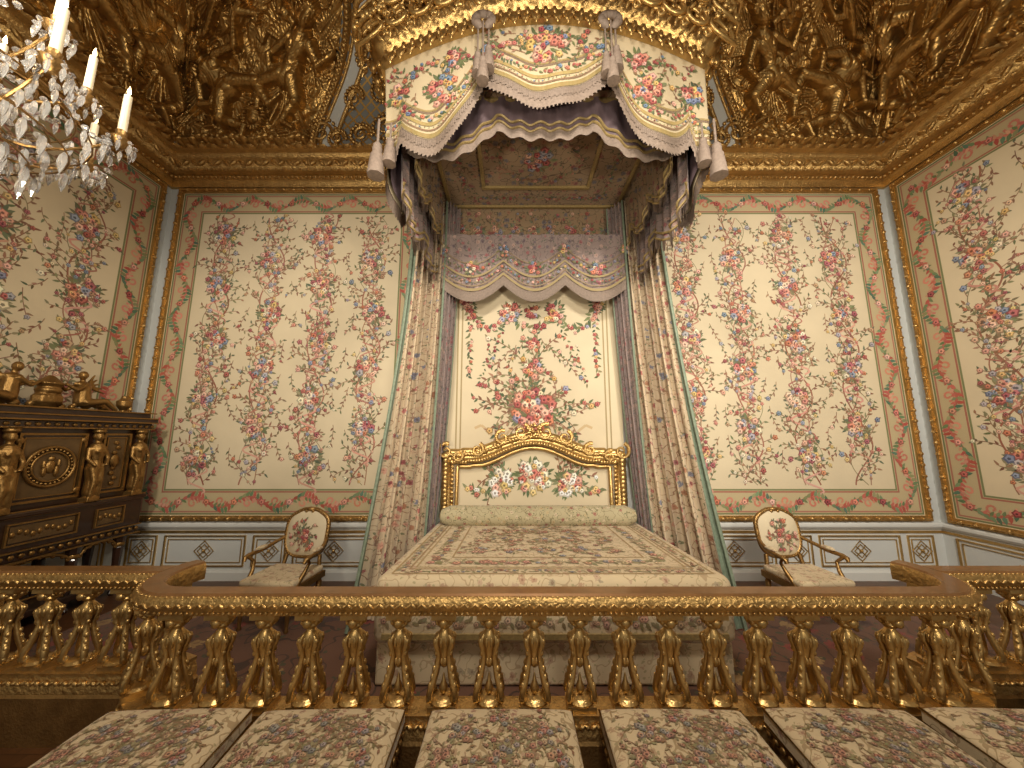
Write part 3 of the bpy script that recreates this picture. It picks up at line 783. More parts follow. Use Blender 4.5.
# ---------------------------------------------------------------- curtains
GG = plain('green_galon', (132, 146, 124), .6, 0, .3, 30)
for sg in (-1, 1):
    g = group('bed_curtain', (BX+sg*1.5, 4.5, 0))
    def cur(U, V, ti=(1.22, 4.84), to=(1.60, 4.25), bi=(1.40, 4.72), bo=(1.94, 3.7), n=7, amp=.06, z0=5.25, z1=.02):
        k = V**1.6
        x = (ti[0]+(to[0]-ti[0])*U)*(1-k)+(bi[0]+(bo[0]-bi[0])*U)*k
        y = (ti[1]+(to[1]-ti[1])*U)*(1-k)+(bi[1]+(bo[1]-bi[1])*U)*k
        ph = 2*pi*n*U+.8*np.sin(3*V+sg)
        w = amp*(np.sin(ph)+.35*np.sin(2.3*ph+1+2*V))
        return BX+sg*(x-w*.6), y-w*.6+.02*np.cos(ph*2), z0+(z1-z0)*V
    surf('floral_drape', cur, 170, 90, [CURT], g, uvs=(1.3, 5.2))
    def cur2(U, V): return cur(U, V, (1.10, 4.80), (1.26, 4.6), (1.38, 4.80), (1.44, 4.50), 4, .03)
    surf('lining_drape', cur2, 90, 80, [CURT2], g, uvs=(.6, 5.2))
    b = MB()
    for U0, r, fn in ((1.0, .018, cur), (.0, .014, cur2), (1., .016, cur2)):
        V = np.linspace(0, 1, 60); X, Y, Z = fn(0*V+U0, V); b.tube(list(zip(X, Y, Z)), r, 6)
    b.build('curtain_galon', [GG], g, smooth=True)
    # broad pale blue-green edging band down the forward hem
    surf('curtain_band', lambda U, V: tuple(a_+d_ for a_, d_ in zip(cur(.93+.06*U, V), (-sg*.006, -.010, 0))), 8, 80, [GG], g)

# ---------------------------------------------------------------- headcloth
g = group('bed_headcloth', (BX-.04, 4.92, 2.9))
b = MB(); b.box(BX-1.28, BX+1.22, 4.92, 4.95, .9, 4.6); b.build('silk_ground', [CLOTH], g)
R.seed(12); d = Dec(); d.fl = REDS+REDS+[(150, 150, 166), (204, 166, 104), (216, 200, 170)]; d.gr = [(100, 110, 74), (122, 128, 88), (88, 102, 76), (134, 128, 92)]
for q in (1.08, 1.02):
    d.vine([(-q, 1.2), (-q, 4.3)], .02, (170, 150, 110)); d.vine([(q, 1.2), (q, 4.3)], .02, (170, 150, 110))
def cat(x0, z0, x1, z1, sag, n=12): return [(x0+(x1-x0)*i/n, z0+(z1-z0)*i/n-sag*math.sin(pi*i/n)) for i in range(n+1)]
d.garland(cat(-.95, 3.80, -.33, 3.68, .32), .11); d.garland(cat(.95, 3.80, .33, 3.68, .32), .11); d.garland(cat(-.33, 3.68, .33, 3.68, .25), .11)
for sg in (-1, 1):
    d.garland([(sg*.95, 3.8), (sg*.90, 3.3), (sg*.93, 2.7)], .08, 1, .04)
    d.bouquet(sg*.33, 3.70, .16, 18, 1.0); d.bouquet(sg*.95, 3.82, .13, 14, .9)
    d.garland(cat(sg*.33, 3.6, sg*.62, 2.85, -.1), .07, 1, .04); d.garland(cat(sg*.62, 3.2, sg*.78, 2.6, .05), .06, 1, .04)
    for k in range(4): d.twig(sg*(.12+.12*k), 3.3-.1*k, -pi/2+sg*.3, .35, 1., .9)
    for k in range(16):
        a = .1+k*.095; d.twig(0, 2.1, pi/2-sg*(.1+a), R.uniform(.6, 1.0), 1.3, .9)
    d.vine([(sg*(.1+.09*i), 1.95+.1*math.sin(i*1.1)) for i in range(9)], .035, (206, 180, 138)); d.vine([(sg*(.15+.07*i), 1.85-.04*i+.04*math.sin(i*1.4)) for i in range(9)], .03, (176, 146, 116))
d.bouquet(0, 2.25, .36, 60, 1.35); d.bouquet(0, 2.85, .15, 16, 1); d.bouquet(0, 3.2, .12, 12, .9); d.bouquet(0, 3.7, .12, 12, .8)
for k in range(-2, 3): d.twig(k*.02, 2.5, pi/2-k*.16, 1.1-.12*abs(k), 1.25, 1)
d.build('headcloth_embroidery', planemap((BX-.03, 4.92, 0), (1, 0, 0), (0, 0, 1), (0, -1, 0)), g)

# ---------------------------------------------------------------- bed
g = group('canopy_bed', (BX, 3.8, 0))
def taper(b, wf=1.42, wb=1.31):
    b.v = [(BX+(x-BX)*((wf+(wb-wf)*(y-2.94)/1.86)/1.31), y, z) for x, y, z in b.v]
b = MB(); b.box(BX-1.31, BX+1.31, 2.94, 4.8, .30, .80); taper(b); b.build('mattress_coverlet', [COVER], g, bevel=.08, bseg=5, smooth=True)
b = MB(); b.box(BX-1.28, BX+1.28, 2.98, 4.8, .01, .32); taper(b); b.build('bed_base', [COVER], g, bevel=.02)
b = MB()
b.box(BX-1.33, BX+1.33, 2.925, 2.945, .695, .715); b.box(BX-1.33, BX+1.33, 2.925, 2.945, .585, .605); b.box(BX-1.33, BX+1.33, 2.925, 2.945, .36, .40)
b.build('coverlet_galon', [GALON], g)
R.seed(15); d = Dec(); d.fl = [(184, 136, 112), (190, 152, 124), (170, 128, 106), (200, 174, 140), (150, 146, 144)]; d.gr = [(156, 146, 108), (166, 152, 116), (144, 136, 100)]; d.br = [(170, 142, 108)]
for q, c_ in ((1.20, (180, 152, 108)), (1.10, (170, 140, 102)), (1.06, (182, 156, 114)), (.82, (180, 152, 112))):
    y0 = 4.22-q
    d.vine([(-q, 4.6), (-q, y0), (q, y0), (q, 4.6)], .016, c_)
d.garland([(-1.15, 4.6), (-1.15, 3.07), (1.15, 3.07), (1.15, 4.6)], .05, 1, .03)
d.garland([(-.94, 4.6), (-.94, 3.28), (.94, 3.28), (.94, 4.6)], .09, 1, .035)
for k in range(90):
    d.twig(R.uniform(-.7, .7), R.uniform(3.5, 4.5), R.uniform(0, 6.28), R.uniform(.12, .24), .8, .9)
for i in range(5):
    for j in range(3): d.bouquet(-.62+i*.31, 3.6+j*.34, .09, 9, .7)
d.build('coverlet_embroidery', lambda u, v, h: (BX+u*((1.42-.11*(v-2.94)/1.86)/1.31), v, .8+h), g)
d = Dec(); d.fl = [(176, 136, 110), (184, 150, 120), (160, 130, 104)]; d.gr = [(156, 144, 106), (146, 130, 92)]
d.garland([(-1.3, .65), (1.3, .65)], .045, 1, .03); d.garland([(-1.3, .48), (1.3, .48)], .07, 1, .04)
d.build('coverlet_front_embroidery', lambda u, v, h: (BX+u, 2.94-h, v), g)
b = MB()
pts = [(BX-1.22+2.44*i/20, 4.62, .90) for i in range(21)]
b.tube(pts, [.08]+[.13]*19+[.08], 16, 0)
for sg in (-1, 1): b.ell((BX+sg*1.22, 4.62, .9), (.03, .05, .05), 1)
b.build('bolster', [GREENF, GALON], g, smooth=True)
HX = BX-.04; HW = 1.17
def hb_top(x, k=0):
    a = abs(x)/HW
    z = 1.66+.03*a
    if a < .72: z += .25*(.5+.5*math.cos(pi*a/.72))**.8
    if .8 < a: z += -.02
    return z+k
xs = [HW*(i/30-1) for i in range(61)]
b = MB()
fr_v = [(HX+x, 4.84, hb_top(x)) for x in xs]+[(HX+HW, 4.84, .6), (HX-HW, 4.84, .6)]
nn = len(fr_v); b.add(fr_v+[(x, 4.89, z) for x, y, z in fr_v], [tuple(range(nn)), tuple(range(nn, 2*nn))[::-1]]+[(i, (i+1) % nn, nn+(i+1) % nn, nn+i) for i in range(nn)])
b.build('headboard_upholstery', [CLOTH], g)
b = MB()
top = [(HX+x, 4.80, hb_top(x)) for x in xs]
outer = [(HX-HW, 4.80, .65)]+top+[(HX+HW, 4.80, .65)]
b.tube(outer, .065, 10)
inner = [(HX-HW+.14, 4.79, .7)]+[(HX+x*.87, 4.79, hb_top(x)-.17) for x in xs]+[(HX+HW-.14, 4.79, .7)]
b.tube(inner, .026, 8); b.tube([(x+(.06 if i == 0 else -.06 if i == len(outer)-1 else 0), 4.81, z+(-.07 if 1 <= i < len(outer)-1 else 0)) for i, (x, y, z) in enumerate(outer)], .065, 8)
for i in range(0, 61, 1):
    x = xs[i]; b.ell((HX+x, 4.74, hb_top(x)-.02), (.055, .03, .024), 0, Matrix.Rotation(R.uniform(-.9, .9), 3, 'Y')); b.ell((HX+x*.93, 4.755, hb_top(x)-.11), (.028, .02, .028))
for z in np.arange(.75, 1.65, .055):
    for sg in (-1, 1): b.ell((HX+sg*HW, 4.74, z), (.04, .03, .045), 0, Matrix.Rotation(R.uniform(-.6, .6), 3, 'Y')); b.ell((HX+sg*(HW-.09), 4.755, z+.03), (.026, .02, .026))
for sg in (-1, 1):
    for (cx, cz, r, f0) in ((sg*.16, 1.95, .12, 1), (sg*.42, 1.88, .10, -1), (sg*.75, 1.72, .09, 1), (sg*HW, 1.70, .11, -1), (sg*(HW-.16), 1.64, .08, 1)):
        pts = []
        for k in range(20): a = sg*f0*k*.42+1.2; rr = r*(1-k/24); pts.append((HX+cx+rr*math.cos(a), 4.73, cz+rr*math.sin(a)))
        b.tube(pts, [.028*(1-k/30) for k in range(20)], 7)
for k in range(24): a = R.uniform(0, 6.28); rr = .1*math.sqrt(R.random()); b.ell((HX+rr*math.cos(a), 4.73-R.uniform(0, .03), 1.97+rr*math.sin(a)), R.uniform(.018, .03), 0, None, (6, 4))
b.build('headboard_gilt_frame', [GOLD], g, smooth=True)
R.seed(31); d = Dec(); d.fl = [(230, 224, 206), (222, 212, 190), (236, 230, 216), (206, 160, 140), (184, 110, 96), (208, 180, 122)]; d.gr = [(108, 118, 82), (128, 134, 96), (92, 106, 74)]
d.bouquet(0, 1.36, .27, 40, 1.2); d.bouquet(-.45, 1.28, .2, 26, 1.2); d.bouquet(.45, 1.28, .2, 26, 1.2)
for sg in (-1, 1):
    for k in range(9): d.twig(sg*.3, 1.34, (pi/2-sg*(.5+.17*k)), .55, 1.3, .9)
    d.garland(cat(sg*.5, 1.3, sg*.92, 1.22, .1), .1)
d.P = [p for p in d.P if all(abs(u) < HW-.16 and v < hb_top(u)-.17 for u, v in p[0])]
d.build('headboard_embroidery', planemap((HX, 4.838, 0), (1, 0, 0), (0, 0, 1), (0, -1, 0)), g)

# ---------------------------------------------------------------- balustrade
g = group('gilded_balustrade', (.25, 2.2, 0))
def arcpath():
    x0, x1, yf, yb, r = -2.28, 2.80, 2.22, 2.70, .30
    p = [(x0+.03, yb), (x0, yb-.08)]
    for i in range(10): a = pi+ (pi/2)*i/9; p.append((x0+r+r*math.cos(a), yf+r+r*math.sin(a)))
    p += [(x0+r+(x1-x0-2*r)*i/20, yf) for i in range(1, 20)]
    for i in range(10): a = -pi/2+(pi/2)*i/9; p.append((x1-r+r*math.cos(a), yf+r+r*math.sin(a)))
    p += [(x1, yb-.08), (x1-.03, yb)]
    return p
AP = arcpath(); LP = [(-5.22, 2.56), (-2.34, 2.56)]; RP = [(2.86, 2.56), (5.72, 2.56)]
railp = [(-.055, .89), (.065, .89), (.07, .915), (.09, .93), (.098, .97), (.08, .995), (-.05, .995), (-.06, .975), (-.06, .93)]
topp = [(-.048, .994), (.066, .994), (.056, 1.006), (-.038, 1.006)]
lowp = [(-.09, .28), (.09, .28), (.09, .33), (.07, .36), (.075, .395), (-.075, .395), (-.07, .36), (-.09, .33)]
plin = [(-.11, 0), (.10, 0), (.10, .27), (.09, .285), (-.10, .285), (-.11, .27)]
b = MB(); t = MB(); w_ = MB()
for P in (AP, LP, RP):
    b.sweep(P, railp); b.sweep(P, lowp); t.sweep(P, topp); w_.sweep(P, plin)
def resample(P, step):
    P = [Vector(p) for p in P]; out = []; acc = 0; nxt = step/2
    for i in range(len(P)-1):
        L = (P[i+1]-P[i]).length; tt = (P[i+1]-P[i]).normalized()
        while nxt <= acc+L: out.append((P[i]+tt*(nxt-acc), tt)); nxt += step
        acc += L
    return out
for P in (AP, LP, RP):
    for i, (p, tt) in enumerate(resample(P, .03)):
        nx_, ny_ = tt.y, -tt.x; A = math.atan2(tt.y, tt.x); M = Matrix.Rotation(A, 3, 'Z')@Matrix.Rotation(.7 if i % 2 else -.7, 3, 'Y')
        b.ell((p.x+nx_*.094, p.y+ny_*.094, .953), (.024, .010, .009), 0, M, (6, 4))
        b.ell((p.x+nx_*.072, p.y+ny_*.072, .905), (.010, .009, .010), 0, None, (6, 4))
        b.ell((p.x+nx_*.078, p.y+ny_*.078, .993), (.010, .008, .008), 0, None, (6, 4))
        b.ell((p.x+nx_*.085, p.y+ny_*.085, .345), (.02, .012, .012), 0, M, (6, 4))
b.build('gilt_rails', [GOLDF], g, smooth=True); t.build('rail_top', [RAILW], g); w_.build('plinth', [GOLDD], g)
q = MB(); z0 = .395
q.box(-.078, .078, -.06, .06, z0, z0+.03)
q.lathe([(.070, .03), (.074, .042), (.060, .055), (.052, .062)], (0, 0, z0), 14)
q.lathe([(.004, .06), (.02, .075), (.026, .10), (.012, .13), (.006, .16), (.002, .17)], (0, 0, z0), 10)
q.lathe([(.010, .20), (.026, .215), (.032, .24), (.022, .26), (.032, .30), (.044, .34), (.046, .37), (.028, .395), (.022, .405), (.034, .415), (.048, .43), (.044, .44), (.056, .452), (.066, .470), (.05, .48)], (0, 0, z0), 14)
q.box(-.07, .07, -.058, .058, z0+.468, .90)
for k in range(4):
    a = k*pi/2+pi/4; ca, sa = math.cos(a)*1.16, math.sin(a)*.72
    prof_ = [(.026, .385), (.048, .36), (.054, .33), (.044, .30), (.036, .265), (.042, .225), (.052, .185), (.064, .145), (.078, .11), (.086, .08), (.080, .055), (.066, .052), (.062, .072), (.070, .082)]
    q.tube([(r*ca, r*sa, z0+z) for r, z in prof_], [.008, .014, .017, .015, .013, .016, .018, .019, .019, .018, .016, .013, .010, .007], 8)
    for (r, z, s_) in ((.082, .125, .014), (.07, .165, .013), (.06, .205, .013), (.09, .065, .016), (.060, .345, .015), (.05, .285, .012)):
        q.ell((r*ca, r*sa, z0+z), (s_, s_, s_*1.6), 0, None, (6, 4))
for k in range(10):
    a = k*pi/5; ca, sa = math.cos(a), math.sin(a)
    q.ell((.044*ca, .042*sa, z0+.345), (.010, .010, .032), 0, None, (6, 4)); q.ell((.050*ca, .048*sa, z0+.448), (.012, .012, .018), 0, None, (6, 4))
    q.ell((.030*ca, .030*sa, z0+.240), (.008, .008, .022), 0, None, (6, 4))
    q.ell((.068*ca, .054*sa, z0+.045), (.014, .012, .012), 0, None, (6, 4))
q.ell((0, -.06, z0+.450), (.024, .012, .024))
bal = q.mesh('baluster', [GOLD], True)
try: bal.set_sharp_from_angle(angle=math.radians(50))
except Exception: pass
def putbal(x, y, r=0, nm='baluster'):
    o = link(bal, nm, g); o.location = (x, y, 0); o.rotation_euler = (0, 0, r)
for i in range(18): putbal(-1.94+.2585*i, 2.22)
for sg, xx in ((1, -2.28), (-1, 2.80)):
    putbal(xx+sg*.07, 2.32, sg*.8); putbal(xx, 2.54, pi/2)
for x in (-2.60, -2.86, -3.12, -3.38, -4.0, -4.26, -4.52, -4.78, -5.04): putbal(x, 2.56)
for i in range(9): putbal(3.12+.2585*i, 2.56)
q = MB()
for x in (-3.70, 5.55):
    q.box(x-.12, x+.12, 2.45, 2.67, .39, .90); q.box(x-.14, x+.14, 2.43, 2.69, .39, .45); q.box(x-.14, x+.14, 2.43, 2.69, .85, .905)
    mrect(q, (x, 2.45, 0), (1, 0, 0), (0, 0, 1), (0, -1, 0), -.11, .47, .11, .83, .02, .02)
    for z in np.arange(.5, .82, .05):
        q.ell((x+.03*math.sin(z*40), 2.44, z), (.045, .02, .025)); q.ell((x-.03*math.sin(z*40), 2.44, z+.02), (.03, .02, .02))
q.build('pedestals', [GOLDF], g, smooth=True, bevel=.006)

# ---------------------------------------------------------------- stools
SW, SD, SH = .37, .335, .495
b = MB(); nu_, nv_ = 30, 28; vs_ = []; fs_ = []
def stz(x, y): 
    ex = 1-abs(x/SW)**6; ey = 1-abs(y/SD)**6
    return SH-.035+.035*(max(0, ex)*max(0, ey))**.4+.022*(1-(x/SW)**2)*(1-(y/SD)**2)
for j in range(nv_+1):
    for i in range(nu_+1):
        x = SW*math.sin(pi/2*(2*i/nu_-1)); y = SD*math.sin(pi/2*(2*j/nv_-1)); vs_.append((x, y, stz(x, y)))
for j in range(nv_):
    for i in range(nu_): a = j*(nu_+1)+i; fs_.append((a, a+1, a+nu_+2, a+nu_+1))
b.add(vs_, fs_)
b.box(-SW, SW, -SD, SD, SH-.10, SH-.034)
cush = b.mesh('cushion', [STOOLF], True)
try: cush.set_sharp_from_angle(angle=math.radians(60))
except Exception: pass
b = MB()
for z, r in ((SH-.035, .008), (SH-.098, .01)):
    c_ = [(-SW, -SD, z), (SW, -SD, z), (SW, SD, z), (-SW, SD, z)]
    b.tube(c_, r, 6, 0, True)
b.box(-SW+.005, SW-.005, -SD+.005, SD-.005, SH-.16, SH-.10)
for x in np.arange(-SW+.04, SW-.03, .05):
    for y in (-SD, SD): b.ell((x, y, SH-.13), (.018, .01, .018), 0, None, (6, 4))
for y in np.arange(-SD+.04, SD-.03, .05):
    for x in (-SW, SW): b.ell((x, y, SH-.13), (.01, .018, .018), 0, None, (6, 4))
for sx in (-1, 1):
    for sy in (-1, 1):
        b.lathe([(.016, 0), (.024, .02), (.014, .04), (.02, .08), (.03, .26), (.02, .28), (.034, .30), (.034, .35)], (sx*(SW-.045), sy*(SD-.045), 0), 12, 0, flute=1)
b.tube([(-SW+.045, -SD+.045, .1), (0, 0, .13), (SW-.045, SD-.045, .1)], .014, 8); b.tube([(SW-.045, -SD+.045, .1), (0, 0, .13), (-SW+.045, SD-.045, .1)], .014, 8); b.ell((0, 0, .15), (.03, .03, .04))
sfr = b.mesh('gilt_frame', [GOLDD], True)
try: sfr.set_sharp_from_angle(angle=math.radians(50))
except Exception: pass
R.seed(44); d = Dec(); d.fl = [(158, 108, 88), (168, 126, 100), (174, 142, 112), (150, 112, 94), (140, 128, 118)]; d.gr = [(146, 134, 96), (156, 142, 106), (136, 122, 88)]; d.br = [(152, 122, 90)]
e_ = .045
d.vine([(-SW+e_, -SD+e_), (SW-e_, -SD+e_), (SW-e_, SD-e_), (-SW+e_, SD-e_), (-SW+e_, -SD+e_)], .008, (164, 136, 96))
for k in range(110): d.twig(R.uniform(-.28, .28), R.uniform(-.25, .25), R.uniform(0, 6.28), R.uniform(.07, .15), .45, .9)
for (x, y) in ((0, 0), (-.2, .14), (.2, -.14), (.2, .15), (-.2, -.15), (0, .22), (0, -.22), (-.26, 0), (.26, 0)): d.bouquet(x, y, .05, 8, .42)
d.P = [p for p in d.P if all(abs(u) < SW-.03 and abs(v) < SD-.03 for u, v in p[0])]
vz = np.vectorize(stz)
dm = d.build('top_embroidery', lambda u, v, h: (u, v, vz(u, v)+h), None, .003, True)
dme = dm.data; bpy.data.objects.remove(dm)
for k, (x, y, rz) in enumerate(((-1.74, 1.75, .03), (-.93, 1.75, .02), (-.055, 1.75, .0), (.83, 1.75, -.01), (1.70, 1.755, -.02), (2.54, 1.755, -.03), (3.42, 1.95, -.2))):
    sg_ = group('upholstered_stool', (x, y, 0), rz)
    for m_, n_ in ((cush, 'cushion'), (sfr, 'gilt_frame'), (dme, 'top_embroidery')): link(m_, n_, sg_, True)

# ---------------------------------------------------------------- armchairs
def armchair(x, y, rz):
    g = group('armchair', (x, y, .004), rz)
    b = MB(); b.box(-.29, .29, -.27, .24, .40, .47); b.build('seat_cushion', [COVER], g, bevel=.03, bseg=4, local=True, smooth=True)
    def P(u, v, o=0): return (u, .27+.16*(v-.5)+o, v)
    out = []
    for i in range(40):
        a = 2*pi*i/40; c, s_ = math.cos(a), math.sin(a); e2 = 2/3.2
        out.append((.25*math.copysign(abs(c)**e2, c)*(1+.08*s_), .77+.235*math.copysign(abs(s_)**e2, s_)+(.035*math.exp(-((a-pi/2)/.35)**2))))
    b = MB(); n = len(out)
    b.add([P(u*.96, .77+(v-.77)*.96, -.015) for u, v in out]+[P(u*.7, .77+(v-.77)*.7, -.05) for u, v in out]+[P(0, .77, -.055)], [(i, (i+1) % n, n+(i+1) % n, n+i) for i in range(n)]+[(n+i, n+(i+1) % n, 2*n) for i in range(n)])
    b.add([P(u*.96, .77+(v-.77)*.96, .02) for u, v in out], [tuple(range(n))])
    b.build('back_upholstery', [CLOTH], g, local=True, smooth=True)
    dd = Dec(); dd.fl = REDS; dd.bouquet(0, .77, .1, 12, .6)
    for k in range(14): dd.twig(0, .77, k*.45, .16, .7, .9)
    dd.build('back_embroidery', lambda u, v, h: (u, .27+.16*(v-.5)-.058-h, v), g, .002, True)
    b = MB(); b.tube([P(u, v) for u, v in out], .025, 8, 0, True)
    b.ell(P(0, 1.04, -.02), (.05, .02, .025)); b.ell(P(.04, 1.02, -.02), .02); b.ell(P(-.04, 1.02, -.02), .02)
    for i in range(0, 40, 1): b.ell(P(out[i][0], out[i][1], -.022), .012, 0, None, (6, 4))
    for s_ in (-1, 1):
        b.tube([P(s_*.2, .56), (s_*.22, .25, .42)], .022, 8)
        b.tube([P(s_*.25, .74), (s_*.30, .2, .70), (s_*.335, .05, .66), (s_*.345, -.1, .655), (s_*.335, -.16, .64), (s_*.33, -.17, .61)], [.016, .02, .022, .022, .024, .016], 8)
        b.tube([(s_*.335, -.12, .645), (s_*.31, -.06, .58), (s_*.29, -.1, .5), (s_*.27, -.18, .40)], [.018, .016, .02, .024], 8)
        b.ell((s_*.325, .04, .69), (.03, .09, .022), 1)
        for yy, k in ((-.24, 1), (.22, 1)):
            b.lathe([(.014, 0), (.022, .015), (.014, .035), (.018, .1), (.03, .30), (.02, .32), (.036, .34), (.036, .40)], (s_*.25, yy, 0), 12, 0, flute=1)
    b.box(-.30, .30, -.28, .25, .345, .41)
    for u in np.arange(-.26, .27, .04): b.ell((u, -.283, .378), (.014, .008, .016), 0, None, (6, 4))
    b.build('gilt_frame', [GOLDD, COVER], g, smooth=True, local=True)
armchair(-2.42, 3.98, -.1); armchair(3.12, 3.98, .06)

# ---------------------------------------------------------------- jewel cabinet (front faces +X)
g = group('jewel_cabinet', (-5.05, 3.72, 0))
Y0, Y1, XF, XBk = 2.80, 4.66, -4.82, -5.26
b = MB(); g2 = MB(); p_ = MB(); car = MB()
b.box(XBk, XF, Y0+.03, Y1-.03, 1.12, 2.0)
b.box(XBk, XF+.06, Y0-.02, Y1+.02, .80, 1.13); b.box(XBk, XF+.09, Y0-.04, Y1+.04, 1.12, 1.17)
b.box(XBk, XF+.04, Y0, Y1, .70, .80)
b.box(XBk, XF+.06, Y0-.01, Y1+.01, 1.98, 2.06); b.box(XBk, XF+.10, Y0-.04, Y1+.04, 2.06, 2.12); b.box(XBk, XF+.05, Y0+.02, Y1-.02, 2.12, 2.19)
b.box(XBk, XF+.02, Y0+.02, Y1-.02, .12, .19)
b.build('mahogany_carcass', [WOOD], g, bevel=.012)
F = (XF, 0, 0); Uy = (0, 1, 0); Uz = (0, 0, 1); Ux = (1, 0, 0)
stiles = [2.92, 3.37, 4.09, 4.55]
for z in (1.175, 1.985, 2.065, 2.12, 2.19, .80, 1.125, .70):
    g2.obox((XF+(.10 if z > 2.05 and z < 2.15 else .065), 0, 0), Uy, Uz, Ux, Y0-.03, Y1+.03, z-.007, z+.007, -.01, .012)
for a, c_ in zip(stiles[:-1], stiles[1:]):
    u0, u1 = a+.08, c_-.08
    mrect(g2, F, Uy, Uz, Ux, u0, 1.24, u1, 1.93, .022, .025)
    mrect(g2, F, Uy, Uz, Ux, u0+.045, 1.285, u1-.045, 1.885, .010, .018)
    p_.obox(F, Uy, Uz, Ux, u0+.055, u1-.055, 1.295, 1.875, 0, .008)
    mrect(g2, (XF+.06, 0, 0), Uy, Uz, Ux, u0, .86, u1, 1.07, .014, .02)
    L = u1-u0
    p_.obox((XF+.06, 0, 0), Uy, Uz, Ux, u0+.03, u1-.03, .89, 1.04, 0, .008)
    for k in range(int(L/.05)): 
        yy = u0+.05+k*.05
        if yy < u1-.04: g2.ell((XF+.07, yy, .965+.02*math.sin(k*1.5)), (.012, .02, .03), 0, None, (6, 4))
cy = 3.73; cz = 1.585
for r, t_ in ((.20, .016), (.15, .010)):
    g2.tube([(XF+.02, cy+r*math.cos(2*pi*i/32), cz+r*math.sin(2*pi*i/32)) for i in range(32)], t_, 8, 0, True)
for i in range(30): a = 2*pi*i/30; g2.ell((XF+.02, cy+.175*math.cos(a), cz+.175*math.sin(a)), .014, 0, None, (6, 4))
for (dy, dz, r1, r2) in ((0, .08, .028, .03), (0, .0, .04, .07), (.05, -.05, .02, .06), (-.05, -.04, .02, .06), (.06, .03, .015, .05), (-.06, .02, .015, .05)): g2.ell((XF+.015, cy+dy, cz+dz), (.02, r1, r2), 0)
for yy in (3.14, 4.32):
    for k in range(9): g2.ell((XF+.015, yy+.02*math.sin(k*2), 1.34+.06*k), (.014, .03, .028), 0, None, (6, 4))
    g2.ell((XF+.02, yy, 1.6), (.02, .05, .08))
for k, (dy, dz) in enumerate(((.26, .27), (-.26, .27), (.26, -.27), (-.26, -.27))): g2.ell((XF+.015, cy+dy, cz+dz), (.015, .035, .035))
for i, yy in enumerate(np.arange(Y0+.06, Y1, .075)): g2.ell((XF+.065, yy, 2.02), (.014, .022, .022), 0, None, (6, 4)); g2.ell((XF+.05, yy, .75), (.014, .026, .026), 0, None, (6, 4))
for yy in stiles:
    for xx in (XF-.02, XBk+.06):
        p_.lathe([(.02, .0), (.035, .03), (.02, .06), (.03, .12)], (xx, yy, 0), 12, 1, flute=1)
        p_.lathe([(.022, .19), (.03, .24), (.045, .55), (.03, .58), (.055, .62), (.055, .70)], (xx, yy, 0), 14, 1, flute=1)
        g2.lathe([(.032, .235), (.036, .25), (.032, .265)], (xx, yy, 0), 12); g2.lathe([(.05, .57), (.058, .59), (.05, .61)], (xx, yy, 0), 12)
for a, c_ in zip(stiles[:-1], stiles[1:]):
    m_ = (a+c_)/2; hw = (c_-a)/2-.05
    g2.tube([(XF+.0, m_+hw*math.cos(pi*i/16), .56+.12*math.sin(pi*i/16)) for i in range(17)], .016, 8)
    for i in range(1, 16, 2): g2.ell((XF, m_+hw*math.cos(pi*i/16), .55+.12*math.sin(pi*i/16)), (.015, .022, .022), 0, None, (6, 4))
    g2.tube([(XF+.0, m_+hw*math.cos(pi*i/16), .20+.1*math.sin(pi*i/16)) for i in range(17)], .012, 8)
GOLDC = gold('cabinet_ormolu', (158, 122, 70), .40, .4, 60)
g2.build('ormolu_mounts', [GOLDC], g, smooth=True); p_.build('panels_and_legs', [plain('thuya_veneer_panel', (104, 80, 48), .4, .2, .3, 12), WOOD], g)
def caryatid(b, x, y, z, h):
    s = h
    b.box(x-.05*s/.7, x+.05*s/.7, y-.06, y+.06, z, z+.05)
    b.lathe([(.055*s, .06*s), (.075*s, .12*s), (.065*s, .3*s), (.085*s, .45*s), (.06*s, .55*s), (.075*s, .62*s), (.09*s, .72*s), (.06*s, .78*s), (.03*s, .80*s), (.03*s, .83*s)], (x, y, z), 14, 0, flute=1)
    b.ell((x+.01, y, z+.875*s), (.05*s, .045*s, .06*s)); b.ell((x-.015, y, z+.89*s), (.05*s, .055*s, .055*s))
    b.ell((x+.06*s, y+.035*s, z+.68*s), .035*s); b.ell((x+.06*s, y-.035*s, z+.68*s), .035*s)
    for q in (-1, 1):
        b.tube([(x, y+q*.085*s, z+.73*s), (x+.03, y+q*.12*s, z+.58*s), (x+.08, y+q*.06*s, z+.48*s)], [.03*s, .026*s, .02*s], 8)
        b.tube([(x+.03, y+q*.05*s, z+.48*s), (x+.06, y+q*.03*s, z+.28*s), (x+.05, y+q*.05*s, z+.08*s)], [.04*s, .035*s, .02*s], 8)
    b.lathe([(.05*s, .93*s), (.075*s, .95*s), (.06*s, .97*s), (.085*s, 1.0*s)], (x, y, z), 12)
for yy in stiles: caryatid(car, XF+.05, yy, 1.17, .82)
car.build('caryatids', [GOLDC], g, remesh=.009)
st = MB()
